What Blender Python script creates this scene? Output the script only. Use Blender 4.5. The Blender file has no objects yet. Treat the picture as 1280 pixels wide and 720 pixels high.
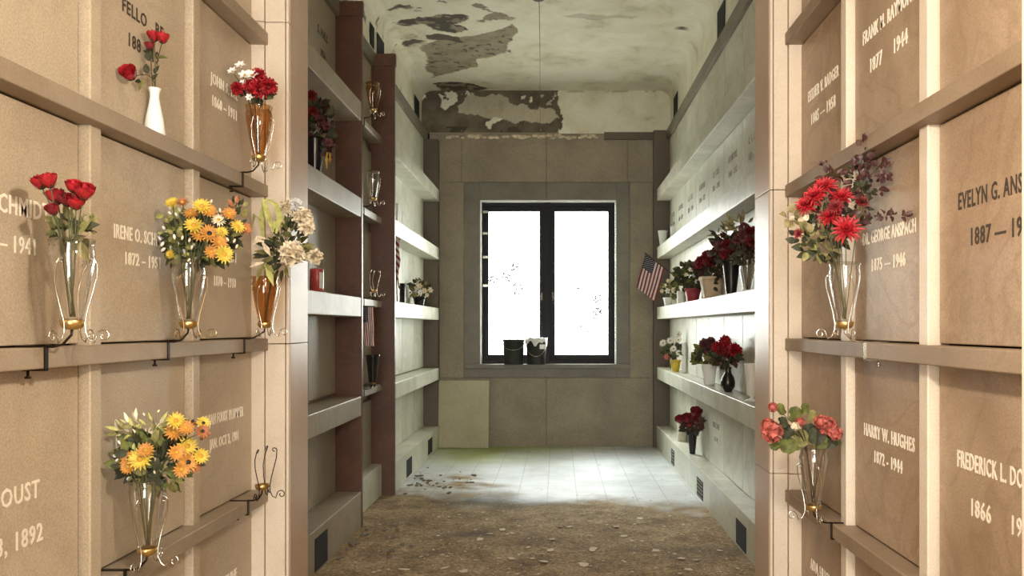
import bpy, math, random
import numpy as np
from mathutils import Vector, Matrix, noise as mnoise
R = random.Random(7)
PI = math.pi
SC = bpy.context.scene
COL = SC.collection
H = 1.5                      # eye height


def P(px, py, Y):            # point of the photograph at depth Y
    return Vector(((px - 697) * Y / 1000, Y, H - (py - 408) * Y / 1000))


def PC(px, py, Y, wall):     # same, but kept in front of the wall plane
    k = abs(px - 697) / 1000
    if k * Y > wall: Y = wall / k
    return P(px, py, Y)


# ------------------------------------------------------------------ materials
MATS = {}


class NT:
    def __init__(s, name):
        s.m = bpy.data.materials.new(name)
        s.m.use_nodes = True
        s.t = s.m.node_tree
        s.b = s.t.nodes['Principled BSDF']
        MATS[name] = s.m

    def n(s, typ, **kw):
        nd = s.t.nodes.new(typ)
        for k, v in kw.items():
            if k in nd.inputs.keys():
                nd.inputs[k].default_value = v
            else:
                setattr(nd, k, v)
        return nd

    def l(s, a, b):
        s.t.links.new(a, b)

    def coords(s, rnd=True):
        tc = s.n('ShaderNodeTexCoord')
        if not rnd:
            return tc.outputs['Object']
        oi = s.n('ShaderNodeObjectInfo')
        mu = s.n('ShaderNodeMath', operation='MULTIPLY')
        s.l(oi.outputs['Random'], mu.inputs[0]); mu.inputs[1].default_value = 37.0
        ad = s.n('ShaderNodeVectorMath', operation='ADD')
        s.l(tc.outputs['Object'], ad.inputs[0]); s.l(mu.outputs[0], ad.inputs[1])
        return ad.outputs[0]

    def noise(s, co, scale, detail=6, rough=.6, dist=0.0):
        nd = s.n('ShaderNodeTexNoise')
        nd.inputs['Scale'].default_value = scale
        nd.inputs['Detail'].default_value = detail
        nd.inputs['Roughness'].default_value = rough
        nd.inputs['Distortion'].default_value = dist
        s.l(co, nd.inputs['Vector'])
        return nd.outputs['Fac']

    def ramp(s, fac, stops):
        r = s.n('ShaderNodeValToRGB')
        el = r.color_ramp.elements
        while len(el) < len(stops):
            el.new(.5)
        for e, (p, c) in zip(el, stops):
            e.position = p
            e.color = (*c, 1) if len(c) == 3 else c
        s.l(fac, r.inputs[0])
        return r.outputs['Color']

    def mix(s, fac, a, b, mode='MIX'):
        m = s.n('ShaderNodeMix', data_type='RGBA', blend_type=mode)
        for v, i in ((fac, 0), (a, 6), (b, 7)):
            if hasattr(v, 'is_linked') or isinstance(v, bpy.types.NodeSocket):
                s.l(v, m.inputs[i])
            else:
                m.inputs[i].default_value = v if i == 0 else (*v, 1)
        return m.outputs[2]

    def bump(s, h, strength=.3, dist=.01):
        b = s.n('ShaderNodeBump')
        b.inputs['Strength'].default_value = strength
        b.inputs['Distance'].default_value = dist
        s.l(h, b.inputs['Height'])
        s.l(b.outputs[0], s.b.inputs['Normal'])

    def fin(s, col, rough=.5, metal=0.0, spec=None):
        if isinstance(col, bpy.types.NodeSocket):
            s.l(col, s.b.inputs['Base Color'])
        else:
            s.b.inputs['Base Color'].default_value = (*col, 1)
        s.b.inputs['Roughness'].default_value = rough
        s.b.inputs['Metallic'].default_value = metal
        if spec is not None:
            s.b.inputs['Specular IOR Level'].default_value = spec
        return s.m


W3 = (1, 1, 1)


def stone(name, base, dark, vein, vs=3.0, rough=.45, grain=.12, vein_amt=.35, stain=.5):
    k = NT(name)
    co = k.coords()
    n1 = k.noise(co, 1.7, 7, .62, .4)
    c = k.mix(k.ramp(n1, [(.35, (0, 0, 0)), (.72, W3)]), base, dark)
    v = k.n('ShaderNodeTexNoise')
    v.inputs['Scale'].default_value = vs
    v.inputs['Detail'].default_value = 8
    v.inputs['Distortion'].default_value = 1.2
    k.l(co, v.inputs['Vector'])
    vm = k.ramp(v.outputs['Fac'], [(.47, (0, 0, 0)), (.5, (vein_amt,) * 3), (.54, (0, 0, 0))])
    c = k.mix(vm, c, vein)
    # blotchy stains
    st = k.noise(co, 5.5, 8, .7, .3)
    sm = k.ramp(st, [(.55, (0, 0, 0)), (.78, (stain,) * 3)])
    c = k.mix(sm, c, dark)
    g = k.noise(co, 160, 2, .6)
    gm = k.ramp(g, [(.3, (1 - grain * 2,) * 3), (.7, W3)])
    c = k.mix(1.0, c, gm, 'MULTIPLY')
    k.bump(g, .12, .003)
    return k.fin(c, rough)


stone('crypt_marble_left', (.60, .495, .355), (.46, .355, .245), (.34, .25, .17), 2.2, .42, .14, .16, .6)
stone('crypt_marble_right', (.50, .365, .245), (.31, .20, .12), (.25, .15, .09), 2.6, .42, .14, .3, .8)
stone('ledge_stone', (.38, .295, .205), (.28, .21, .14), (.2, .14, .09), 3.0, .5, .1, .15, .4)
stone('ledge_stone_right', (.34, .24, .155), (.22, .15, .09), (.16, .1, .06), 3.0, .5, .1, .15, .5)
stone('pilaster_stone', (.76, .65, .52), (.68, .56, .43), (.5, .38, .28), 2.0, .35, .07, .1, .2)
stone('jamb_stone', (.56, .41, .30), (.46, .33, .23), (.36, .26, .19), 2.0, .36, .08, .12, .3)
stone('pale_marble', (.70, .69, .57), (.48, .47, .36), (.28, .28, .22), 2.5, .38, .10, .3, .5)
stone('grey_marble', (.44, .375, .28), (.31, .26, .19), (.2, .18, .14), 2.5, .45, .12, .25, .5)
stone('red_marble', (.15, .072, .046), (.10, .047, .031), (.24, .13, .1), 4.0, .35, .15, .2, .3)
stone('brown_stone', (.16, .12, .08), (.12, .09, .06), (.1, .085, .065), 3.0, .6, .2, .2, .4)
stone('back_wall_stone', (.38, .31, .215), (.26, .21, .145), (.2, .17, .13), 2.0, .6, .22, .2, .6)
stone('surround_stone', (.23, .20, .15), (.15, .13, .095), (.1, .09, .07), 3.0, .5, .2, .2, .6)
stone('slab_marble', (.53, .475, .32), (.44, .39, .25), (.25, .24, .16), 3.0, .6, .15, .15, .4)
stone('cornice_stone', (.27, .24, .18), (.2, .17, .125), (.14, .12, .09), 3.0, .6, .15, .2, .4)


def plain(name, col, rough=.5, metal=0.0, var=.15, scale=30, spec=None):
    k = NT(name)
    co = k.coords()
    n = k.noise(co, scale, 4, .6)
    c = k.mix(k.ramp(n, [(.35, (0, 0, 0)), (.65, W3)]), tuple(x * (1 - var) for x in col), tuple(min(1, x * (1 + var)) for x in col))
    return k.fin(c, rough, metal, spec)


plain('dark_gap', (.012, .01, .008), .9)
plain('letter_light', (.86, .79, .66), .6, 0, .05)
plain('letter_dark', (.05, .035, .025), .7)
plain('letter_grey', (.25, .24, .2), .7)
plain('black_metal', (.006, .006, .006), .5, 0, .3, 8, .25)
plain('dark_iron', (.035, .022, .014), .4, .8)
plain('wire_brass', (.36, .25, .13), .3, .9)
plain('wire_steel', (.7, .66, .58), .22, 1.0)
plain('ferrule_gold', (.55, .36, .13), .3, .9)
plain('ceramic_white', (.8, .8, .77), .25, 0, .04)
plain('plastic_white', (.75, .74, .70), .4, 0, .05)
plain('red', (.36, .010, .016), .55, 0, .35, 60)
plain('dark_red', (.20, .013, .016), .6, 0, .35, 60)
plain('dusky_red', (.17, .055, .06), .6, 0, .35, 60)
plain('coral', (.44, .10, .075), .6, 0, .35, 60)
plain('yellow', (.54, .38, .04), .6, 0, .25, 60)
plain('orange', (.47, .20, .03), .6, 0, .3, 60)
plain('rust', (.30, .10, .03), .6, 0, .3, 60)
plain('cream_petal', (.74, .63, .45), .6, 0, .2, 60)
plain('white_petal', (.82, .80, .76), .6, 0, .08, 60)
plain('seed_black', (.012, .01, .008), .7)
plain('seed_gold', (.5, .26, .03), .8)
plain('leaf_dark', (.034, .036, .013), .65, 0, .4, 40)
plain('leaf_green', (.105, .115, .022), .7, 0, .4, 40)
plain('leaf_olive', (.21, .19, .06), .7, 0, .35, 40)
plain('leaf_lime', (.42, .42, .12), .5, 0, .25, 40)
plain('leaf_tan', (.24, .19, .09), .6, 0, .35, 40)
plain('leaf_purple', (.06, .02, .018), .5, 0, .4, 40)
plain('stem_green', (.07, .075, .03), .6, 0, .3, 40)
plain('stem_brown', (.05, .03, .018), .6, 0, .3, 40)
plain('flag_red', (.22, .03, .035), .8, 0, .15)
plain('flag_white', (.66, .62, .58), .8, 0, .08)
plain('flag_blue', (.018, .02, .045), .8, 0, .2)
plain('wood_stick', (.05, .035, .025), .6)
plain('pot_red', (.36, .05, .06), .35, 0, .15, 10)
plain('pot_tan', (.55, .42, .28), .6, 0, .15, 10)
plain('pot_yellow', (.6, .43, .05), .4, 0, .15, 10)
plain('pot_black', (.012, .01, .01), .25, 0, .2, 10)
plain('candle_red', (.45, .07, .07), .3)
plain('bucket_dark', (.015, .014, .011), .5, 0, .4, 12)
plain('liner', (.7, .7, .66), .4)
plain('paper_cream', (.6, .56, .45), .8)
plain('chip_pale', (.58, .48, .35), .8, 0, .3, 25)
plain('rubble_grey', (.19, .16, .12), .9, 0, .4, 25)
plain('bark', (.035, .035, .032), .9)
plain('ground_pale', (.80, .79, .74), .9, 0, .05, 2)


def glass(name, tint, gloss=.1):
    k = NT(name)
    t = k.t
    t.nodes.remove(k.b)
    tr = k.n('ShaderNodeBsdfTransparent'); tr.inputs[0].default_value = (*tint, 1)
    gl = k.n('ShaderNodeBsdfGlossy'); gl.inputs['Roughness'].default_value = .05
    lw = k.n('ShaderNodeLayerWeight'); lw.inputs[0].default_value = .3
    mr = k.n('ShaderNodeMapRange'); mr.inputs[3].default_value = gloss * .5; mr.inputs[4].default_value = min(1, gloss * 7)
    k.l(lw.outputs['Facing'], mr.inputs[0])
    mx = k.n('ShaderNodeMixShader')
    k.l(mr.outputs[0], mx.inputs[0]); k.l(tr.outputs[0], mx.inputs[1]); k.l(gl.outputs[0], mx.inputs[2])
    k.l(mx.outputs[0], t.nodes['Material Output'].inputs[0])
    return k.m


glass('clear_glass', (.975, .965, .95), .10)
glass('amber_glass', (.88, .70, .47), .09)
glass('window_glass', (.95, .96, .95), .05)


def attr_mat():
    # ceiling paint over bare plaster
    k = NT('ceiling_paint')
    co = k.coords(False)
    a = k.n('ShaderNodeAttribute', attribute_name='peel'); d = k.n('ShaderNodeAttribute', attribute_name='dark')
    n1 = k.noise(co, 2.2, 8, .65, .5)
    paint = k.ramp(n1, [(.28, (.46, .42, .28)), (.42, (.74, .69, .52)), (.58, (.85, .81, .67))])
    n2 = k.noise(co, 6, 8, .7)
    bare = k.ramp(n2, [(.3, (.17, .13, .08)), (.5, (.31, .25, .165)), (.7, (.40, .33, .23))])
    c = k.mix(a.outputs['Fac'], paint, bare)
    c = k.mix(d.outputs['Fac'], c, (.035, .026, .017))
    g = k.noise(co, 120, 3, .6)
    c = k.mix(1.0, c, k.ramp(g, [(.3, (.8, .8, .8)), (.7, W3)]), 'MULTIPLY')
    k.bump(n2, .25, .02)
    k.fin(c, .8)
    # floor
    k = NT('floor_tile')
    co = k.coords(False)
    sx = k.n('ShaderNodeSeparateXYZ'); k.l(co, sx.inputs[0])
    lines = []
    for ax, off in (('X', .11), ('Y', .05)):
        m1 = k.n('ShaderNodeMath', operation='ADD'); k.l(sx.outputs[ax], m1.inputs[0]); m1.inputs[1].default_value = 20 + off
        m2 = k.n('ShaderNodeMath', operation='PINGPONG'); k.l(m1.outputs[0], m2.inputs[0]); m2.inputs[1].default_value = .13
        m3 = k.n('ShaderNodeMath', operation='LESS_THAN'); k.l(m2.outputs[0], m3.inputs[0]); m3.inputs[1].default_value = .0035
        lines.append(m3.outputs[0])
    mx = k.n('ShaderNodeMath', operation='MAXIMUM'); k.l(lines[0], mx.inputs[0]); k.l(lines[1], mx.inputs[1])
    n1 = k.noise(co, 1.6, 8, .65)
    tile = k.ramp(n1, [(.3, (.42, .43, .42)), (.6, (.66, .68, .68))])
    tile = k.mix(mx.outputs[0], tile, (.38, .39, .37))
    green_tint = k.n('ShaderNodeAttribute', attribute_name='green_tint')
    c = k.mix(green_tint.outputs['Fac'], tile, (.38, .44, .14))
    n2 = k.noise(co, 3.5, 10, .75)
    n3 = k.noise(co, 40, 6, .7)
    dirt = k.ramp(n2, [(.30, (.10, .06, .025)), (.44, (.32, .21, .095)), (.64, (.58, .42, .23))])
    dirt = k.mix(k.ramp(n3, [(.42, (.6, .6, .6)), (.62, (0, 0, 0))]), dirt, (.06, .042, .024))
    dm = k.n('ShaderNodeAttribute', attribute_name='dirt')
    ad = k.n('ShaderNodeMath', operation='MULTIPLY_ADD'); k.l(n3, ad.inputs[0]); ad.inputs[1].default_value = .6; ad.inputs[2].default_value = -.3
    a2 = k.n('ShaderNodeMath', operation='ADD'); k.l(ad.outputs[0], a2.inputs[0]); k.l(dm.outputs['Fac'], a2.inputs[1])
    mask = k.ramp(a2.outputs[0], [(.12, (0, 0, 0)), (.75, W3)])
    c = k.mix(mask, c, dirt)
    soot = k.n('ShaderNodeAttribute', attribute_name='soot')
    c = k.mix(soot.outputs['Fac'], c, (.05, .045, .035))
    k.bump(n3, .3, .01)
    k.fin(c, .5, 0, .3)
    rr = k.ramp(mask, [(0, (.42,) * 3), (1, (.9,) * 3)])
    k.l(rr, k.b.inputs['Roughness'])


attr_mat()


# ------------------------------------------------------------------ mesh builder
class MB:
    def __init__(s):
        s.v = []; s.f = []; s.mi = []; s.sm = []

    def add(s, vs, fs, mat=0, smooth=False):
        o = len(s.v)
        s.v += [tuple(v) for v in vs]
        for f in fs:
            s.f.append([i + o for i in f]); s.mi.append(mat); s.sm.append(smooth)

    def box(s, x0, x1, y0, y1, z0, z1, mat=0):
        x0, x1 = min(x0, x1), max(x0, x1)
        vs = [(x, y, z) for x in (x0, x1) for y in (y0, y1) for z in (z0, z1)]
        s.add(vs, [(0, 1, 3, 2), (4, 6, 7, 5), (0, 4, 5, 1), (2, 3, 7, 6), (0, 2, 6, 4), (1, 5, 7, 3)], mat)

    def lathe(s, prof, c=(0, 0, 0), seg=24, mat=0, sq=0):
        vs = []
        for r, z in prof:
            for i in range(seg):
                a = 2 * PI * i / seg
                x, y = math.cos(a), math.sin(a)
                if sq:
                    m = max(abs(x), abs(y)); k = 1 / (m ** sq); x *= k; y *= k
                vs.append((c[0] + r * x, c[1] + r * y, c[2] + z))
        fs = []
        for j in range(len(prof) - 1):
            for i in range(seg):
                k = (i + 1) % seg
                fs.append((j * seg + i, j * seg + k, (j + 1) * seg + k, (j + 1) * seg + i))
        if prof[0][0] > 1e-5: fs.append(tuple(range(seg))[::-1])
        s.add(vs, fs, mat, True)

    def tube(s, pts, r, seg=6, mat=0, r1=None):
        pts = [Vector(p) for p in pts]
        n = len(pts)
        vs = []
        up = Vector((0, 0, 1))
        prev = None
        for i, p in enumerate(pts):
            t = (pts[min(i + 1, n - 1)] - pts[max(i - 1, 0)]).normalized()
            if prev is None:
                a = t.cross(up if abs(t.z) < .9 else Vector((1, 0, 0))).normalized()
            else:
                a = (prev - t * prev.dot(t)).normalized()
            prev = a
            b = t.cross(a)
            rr = r if r1 is None else r + (r1 - r) * i / (n - 1)
            for k in range(seg):
                q = 2 * PI * k / seg
                vs.append(p + a * (rr * math.cos(q)) + b * (rr * math.sin(q)))
        fs = [(j * seg + k, j * seg + (k + 1) % seg, (j + 1) * seg + (k + 1) % seg, (j + 1) * seg + k) for j in range(n - 1) for k in range(seg)]
        fs += [tuple(range(seg))[::-1], tuple((n - 1) * seg + k for k in range(seg))]
        s.add(vs, fs, mat, True)

    def grid(s, pts, nu, nv, mat=0, smooth=True):
        s.add(pts, [(i * nv + j, i * nv + j + 1, (i + 1) * nv + j + 1, (i + 1) * nv + j) for i in range(nu - 1) for j in range(nv - 1)], mat, smooth)

    def ball(s, c, r, mat=0, sz=(1, 1, 1), seg=10, rings=6):
        vs = []; fs = []
        for j in range(rings + 1):
            t = PI * j / rings
            for i in range(seg):
                a = 2 * PI * i / seg
                vs.append((c[0] + r * sz[0] * math.sin(t) * math.cos(a), c[1] + r * sz[1] * math.sin(t) * math.sin(a), c[2] + r * sz[2] * math.cos(t)))
        for j in range(rings):
            for i in range(seg):
                k = (i + 1) % seg
                fs.append((j * seg + i, (j + 1) * seg + i, (j + 1) * seg + k, j * seg + k))
        s.add(vs, fs, mat, True)

    def xf(s, M, start=0):
        for i in range(start, len(s.v)):
            s.v[i] = tuple(M @ Vector(s.v[i]))

    def build(s, name, mats, parent=None, loc=None, bevel=0):
        me = bpy.data.meshes.new(name)
        me.from_pydata(s.v, [], s.f)
        for m in ([mats] if isinstance(mats, str) else mats):
            me.materials.append(MATS[m])
        me.polygons.foreach_set('material_index', s.mi)
        me.polygons.foreach_set('use_smooth', s.sm)
        me.update()
        o = bpy.data.objects.new(name, me)
        COL.objects.link(o)
        if parent: o.parent = parent
        if loc is not None: o.location = loc
        if bevel:
            b = o.modifiers.new('Bevel', 'BEVEL'); b.width = bevel; b.segments = 2; b.limit_method = 'ANGLE'
        return o


def tag(o, label, cat, group=None, kind=None):
    o['label'] = label; o['category'] = cat
    if group: o['group'] = group
    if kind: o['kind'] = kind
    return o


def thing(name, label, cat, loc, group=None):
    o = bpy.data.objects.new(name, None)
    o.empty_display_size = .05
    COL.objects.link(o); o.location = loc
    return tag(o, label, cat, group)


def struct(name, mb, mats, bevel=0, label=None, cat=None, parent=None):
    o = mb.build(name, mats, parent, bevel=bevel)
    if not parent:
        o['kind'] = 'structure'
        if label: o['label'] = label; o['category'] = cat
    return o


def boxobj(name, dims, mat, parent=None, bevel=.003, center=True):
    # box as an object whose origin sits at its centre
    x0, x1, y0, y1, z0, z1 = dims
    c = ((x0 + x1) / 2, (y0 + y1) / 2, (z0 + z1) / 2)
    mb = MB(); mb.box(x0 - c[0], x1 - c[0], y0 - c[1], y1 - c[1], z0 - c[2], z1 - c[2])
    return mb.build(name, mat, parent, c, bevel)


TRIM = [0]


def trim(dims, mat, label, bevel=.003):
    TRIM[0] += 1
    o = boxobj('trim_%d' % TRIM[0], dims, mat, None, bevel)
    o['kind'] = 'structure'; o['label'] = label; o['category'] = 'trim'
    return o


# ------------------------------------------------------------------ hall
XL, XR = -1.406, 1.120          # panel faces
ROWS = [(.05, .694), (.749, 1.39), (1.445, 2.094), (2.149, 2.794), (2.849, 3.50)]
COLS = [(1.69, 2.355), (2.412, 3.02), (3.077, 3.685)]
LEDGES = [.694, 1.39, 2.094, 2.794, 3.50]
ROWN = ['bottom', 'second', 'third', 'fourth', 'fifth']

HALLZ = 4.2


def text_mesh(s, h, sx, mat, M, parent, name='inscription'):
    cu = bpy.data.curves.new(name, 'FONT')
    cu.body = s; cu.size = h / .73; cu.align_x = 'CENTER'; cu.align_y = 'CENTER'
    cu.extrude = .0008; cu.offset = .0009; cu.resolution_u = 2
    cu.space_character = 1.12
    o = bpy.data.objects.new(name, cu)
    COL.objects.link(o)
    dg = bpy.context.evaluated_depsgraph_get()
    me = bpy.data.meshes.new_from_object(o.evaluated_get(dg))
    bpy.data.objects.remove(o); bpy.data.curves.remove(cu)
    me.transform(Matrix.Diagonal((sx, 1, 1, 1)))
    co = [v.co.copy() for v in me.vertices]
    xs = sorted(c.x for c in co)
    cuts = [(a + b) / 2 for a, b in zip(xs[:-1], xs[1:]) if b - a > .30 * h * sx]
    words = {}
    for p in me.polygons:                    # one mesh per word
        k = sum(1 for c in cuts if co[p.vertices[0]].x > c)
        words.setdefault(k, []).append(tuple(p.vertices))
    bpy.data.meshes.remove(me)
    for k in sorted(words):
        ids = sorted({i for f in words[k] for i in f}); mp = {i: n for n, i in enumerate(ids)}
        mb = MB(); mb.add([M @ co[i] for i in ids], [tuple(mp[i] for i in f) for f in words[k]])
        mb.build(name, mat, parent)


def wall_M(side, x, y, z):
    if side < 0:
        B = Matrix(((0, 0, 1), (1, 0, 0), (0, 1, 0)))
    else:
        B = Matrix(((0, 0, -1), (-1, 0, 0), (0, 1, 0)))
    return Matrix.Translation((x, y, z)) @ B.to_4x4()


def crypt(side, xface, y0, y1, z0, z1, mat, label, group, lines=(), tmat='letter_light', gap=.005, thick=.03):
    yc, zc = (y0 + y1) / 2, (z0 + z1) / 2
    mb = MB()
    d = -side                      # direction into the room
    mb.box(-side * 0, side * thick, -(y1 - y0) / 2 + gap, (y1 - y0) / 2 - gap * 1.8, -(z1 - z0) / 2 + gap, (z1 - z0) / 2 - gap)
    o = mb.build('crypt_front', mat, None, (xface, yc, zc), .003)
    tag(o, label, 'crypt front', group)
    for (s, dz, h, sx) in lines:
        text_mesh(s, h, sx, tmat, wall_M(side, d * .0009, 0, z0 + dz - zc), o)
    return o


# inscriptions: (row, col) -> lines, material
TXT = {
    -1: {(3, 1): ([('FELLO   BE', .39, .045, .85), ('188 – 19', .29, .045, .85)], 'letter_dark'),
         (3, 2): ([('JOHN S. LEE', .36, .045, .75), ('1860 – 1911', .27, .045, .75)], 'letter_light'),
         (2, 0): ([('A. W. SCHMIDT', .365, .05, .72), ('1861  – 1941', .265, .045, .75)], 'letter_light'),
         (2, 1): ([('IRENE O. SCHMIDT', .356, .046, .62), ('1872 – 1951', .275, .042, .75)], 'letter_light'),
         (2, 2): ([('E. SCHMIDT', .35, .045, .7), ('1870 – 1910', .24, .042, .7)], 'letter_light'),
         (1, 0): ([('JOE FOUST', .31, .05, .8), ('MAY 3, 1892', .19, .05, .8)], 'letter_light'),
         (1, 1): ([('LOUISA JACKSON', .38, .042, .68), ('1850 – 1918', .28, .042, .68)], 'letter_light'),
         (1, 2): ([('ELIJAH FOUST PLUMMER', .37, .045, .53), ('JAN. OCT 2, 1901', .27, .042, .6)], 'letter_light'),
         (0, 2): ([('CATHERINE', .37, .045, .7)], 'letter_light')},
    1: {(3, 2): ([('ESTHER V. BADGER', .37, .05, .6), ('1885 — 1958', .26, .05, .75)], 'letter_light'),
        (3, 1): ([('FRANK M. RAYMOND', .40, .05, .6), ('1877     1944', .28, .05, .75)], 'letter_light'),
        (2, 1): ([('DR. GEORGE ANSPACH', .37, .046, .6), ('1875 — 1946', .27, .045, .75)], 'letter_light'),
        (2, 0): ([('EVELYN G. ANSPACH', .40, .048, .62), ('1887 — 1951', .295, .048, .75)], 'letter_dark'),
        (1, 1): ([('HARRY W. HUGHES', .375, .046, .68), ('1872 - 1944', .29, .042, .75)], 'letter_light'),
        (1, 0): ([('FREDERICK L. DOWNEY', .38, .048, .56), ('1866     1944', .26, .048, .75)], 'letter_light'),
        (0, 2): ([('ADA HUGHES', .40, .05, .7)], 'letter_light')}}
NEAR = ['nearest', 'middle', 'farthest']
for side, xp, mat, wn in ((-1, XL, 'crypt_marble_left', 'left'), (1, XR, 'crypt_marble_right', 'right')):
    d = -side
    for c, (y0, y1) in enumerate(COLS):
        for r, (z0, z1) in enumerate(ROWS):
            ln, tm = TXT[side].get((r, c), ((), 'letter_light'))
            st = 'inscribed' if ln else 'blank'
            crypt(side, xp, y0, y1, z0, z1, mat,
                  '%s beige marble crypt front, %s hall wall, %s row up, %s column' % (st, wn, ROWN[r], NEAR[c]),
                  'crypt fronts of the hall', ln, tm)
    # upright strips between the crypt fronts
    for y in (2.355, 3.02):
        trim((xp - side * .031, xp + side * .05, y, y + .057, .0, HALLZ), 'pilaster_stone' if 0 else ('crypt_marble_left' if side < 0 else 'pilaster_stone'), 'upright marble strip between crypt fronts on %s hall wall' % wn, .004)
    ln_ = 'ledge_stone' if side < 0 else 'ledge_stone_right'
    for r, z in enumerate(LEDGES):
        o = boxobj('stone_ledge', (xp - side * .074, xp + side * .04, 1.69, 3.682, z, z + .055), ln_, None, .004)
        tag(o, 'narrow brown stone ledge along %s hall wall, %s from the floor' % (wn, ['lowest', 'second', 'third', 'fourth', 'topmost'][r]), 'ledge', 'stone ledges of the hall')
    trim((xp - side * .05, xp + side * .05, 1.69, 3.682, 0, .05), ln_, 'stone foot strip along %s hall wall' % wn)
    # wall mass behind and upper wall
    mb = MB()
    mb.box(xp + side * .032, xp + side * .35, -3.0, 4.0, 0, HALLZ)
    mb.box(xp, xp + side * .2, 1.69, 3.685, 3.56, HALLZ, 1)
    mb.box(xp - side * .02, xp + side * .2, -3.0, 1.2, 0, HALLZ, 1)
    struct('wall_' + wn, mb, ['dark_gap', 'crypt_marble_left' if side < 0 else 'crypt_marble_right'], 0, 'marble %s wall of the hall' % wn, 'wall')

# pilasters: far pair frames the opening, near pair stands beside the camera
XJL, XJR = -1.238, .978
for side, xp, xj, wn in ((-1, XL, XJL, 'left'), (1, XR, XJR, 'right')):
    mb = MB()
    zs = [(0, 1.418), (1.421, 2.90), (2.903, HALLZ)] if side < 0 else [(0, .82), (.823, 2.128), (2.131, HALLZ)]
    for z0, z1 in zs:
        mb.box(xp + side * .10, xp - side * .0565, 3.675, 3.90, z0, z1)             # strip beside the crypts
        mb.box(xp - side * .0595, xj + side * .0185, 3.685, 3.90, z0, z1)           # main face
        mb.box(xj + side * .0145, xj + side * .002, 3.687, 3.9, z0, z1)             # corner bead
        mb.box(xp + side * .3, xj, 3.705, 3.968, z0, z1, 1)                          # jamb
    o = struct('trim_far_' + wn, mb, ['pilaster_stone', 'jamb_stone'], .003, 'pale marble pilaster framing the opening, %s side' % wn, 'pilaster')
    mb = MB()
    mb.box(xp + side * .1, xj, 1.2, 1.69, 0, HALLZ)
    struct('trim_near_' + wn, mb, ['pilaster_stone'], .006, 'pale marble pilaster at the near end of the %s hall wall' % wn, 'pilaster')

mb = MB()
mb.box(-1.9, 1.6, 3.685, 3.968, 3.55, 4.7)
struct('wall_lintel', mb, ['pilaster_stone'], .004, 'marble lintel over the opening to the far room', 'wall')
# hall ceiling with a skylight well, entrance end left open to the daylight
mb = MB()
mb.box(-1.9, -.55, -3, 3.7, HALLZ, HALLZ + .2)
mb.box(.30, 1.6, -3, 3.7, HALLZ, HALLZ + .2)
mb.box(-.55, .30, -3, .0, HALLZ, HALLZ + .2)
mb.box(-.55, .30, 1.1, 3.7, HALLZ, HALLZ + .2)
struct('ceiling_hall', mb, ['crypt_marble_left'], 0, 'plaster hall ceiling around a skylight', 'ceiling')

mb = MB()
mb.box(-1.9, -.85, -3.2, -3.0, 0, HALLZ); mb.box(.58, 1.6, -3.2, -3.0, 0, HALLZ); mb.box(-.85, .58, -3.2, -3.0, 3.0, HALLZ)
struct('wall_entrance', mb, ['crypt_marble_left'], 0, 'entrance wall behind the viewer with its open doorway', 'wall')

# ------------------------------------------------------------------ floor
NX, NY = 200, 420
fx = np.linspace(-1.95, 1.7, NX); fy = np.linspace(-3.0, 10.4, NY)
# denser rows where the floor is seen
fy = np.concatenate([np.linspace(-3, 4.5, 40), np.linspace(4.53, 10.4, 400)]); NY = len(fy)
vs = []; dirt = []; green_tint = []; soot = []


def sstep(a, b, x):
    t = max(0, min(1, (x - a) / (b - a))); return t * t * (3 - 2 * t)


for y in fy:
    for x in fx:
        n = mnoise.fractal(Vector((x * 1.6, y * 1.6, 3.1)), 1.0, 2.0, 5)
        n2 = mnoise.fractal(Vector((x * 5, y * 5, 9.1)), 1.0, 2.0, 4)
        edge = 6.75 + .35 * n - .25 * sstep(-.2, 1.2, x) + .5 * sstep(-.55, -1.3, x)
        dd = 1 - sstep(edge - .5, edge + .75, y + .15 * n2)
        # litter heaped along the left base
        lp = math.exp(-((x + .98) / .28) ** 2 - ((y - 7.75) / .35) ** 2) * .9 + math.exp(-((x + .75) / .45) ** 2 - ((y - 7.45) / .2) ** 2) * .6
        dd = max(dd, lp * (.6 + .6 * n2))
        z = .004 * dd + .008 * dd * max(0, n2) + .012 * lp
        vs.append((x, y, z)); dirt.append(min(1, max(0, dd)))
        green_tint.append(max(0, min(1, (sstep(8.2, 9.6, y) * sstep(.4, -1.0, x) * (.75 + .8 * n)) + .6 * sstep(9.55, 9.95, y) * sstep(.9, -.2, x))) * .95)  # green tint on the tiles, strongest towards the back left
        s1 = math.exp(-((x + .55 + .2 * n) / .55) ** 2 - ((y - 6.85) / .28) ** 2) * (.75 + .6 * n2)
        s2 = math.exp(-((x + .62) / .22) ** 2 - ((y - 5.75) / .12) ** 2) * .5
        s3 = math.exp(-((x - 1.0) / .5) ** 2 - ((y - 5.3) / .2) ** 2) * .35
        soot.append(max(0, min(.8, s1 + s2 + s3)))
mb = MB(); mb.grid(vs, NY, NX, 0, True)
fl = struct('floor', mb, ['floor_tile'], 0, 'pale tiled floor half buried under brown dirt', 'floor')
for nm, arr in (('dirt', dirt), ('green_tint', green_tint), ('soot', soot)):
    at = fl.data.attributes.new(nm, 'FLOAT', 'POINT'); at.data.foreach_set('value', arr)

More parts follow.
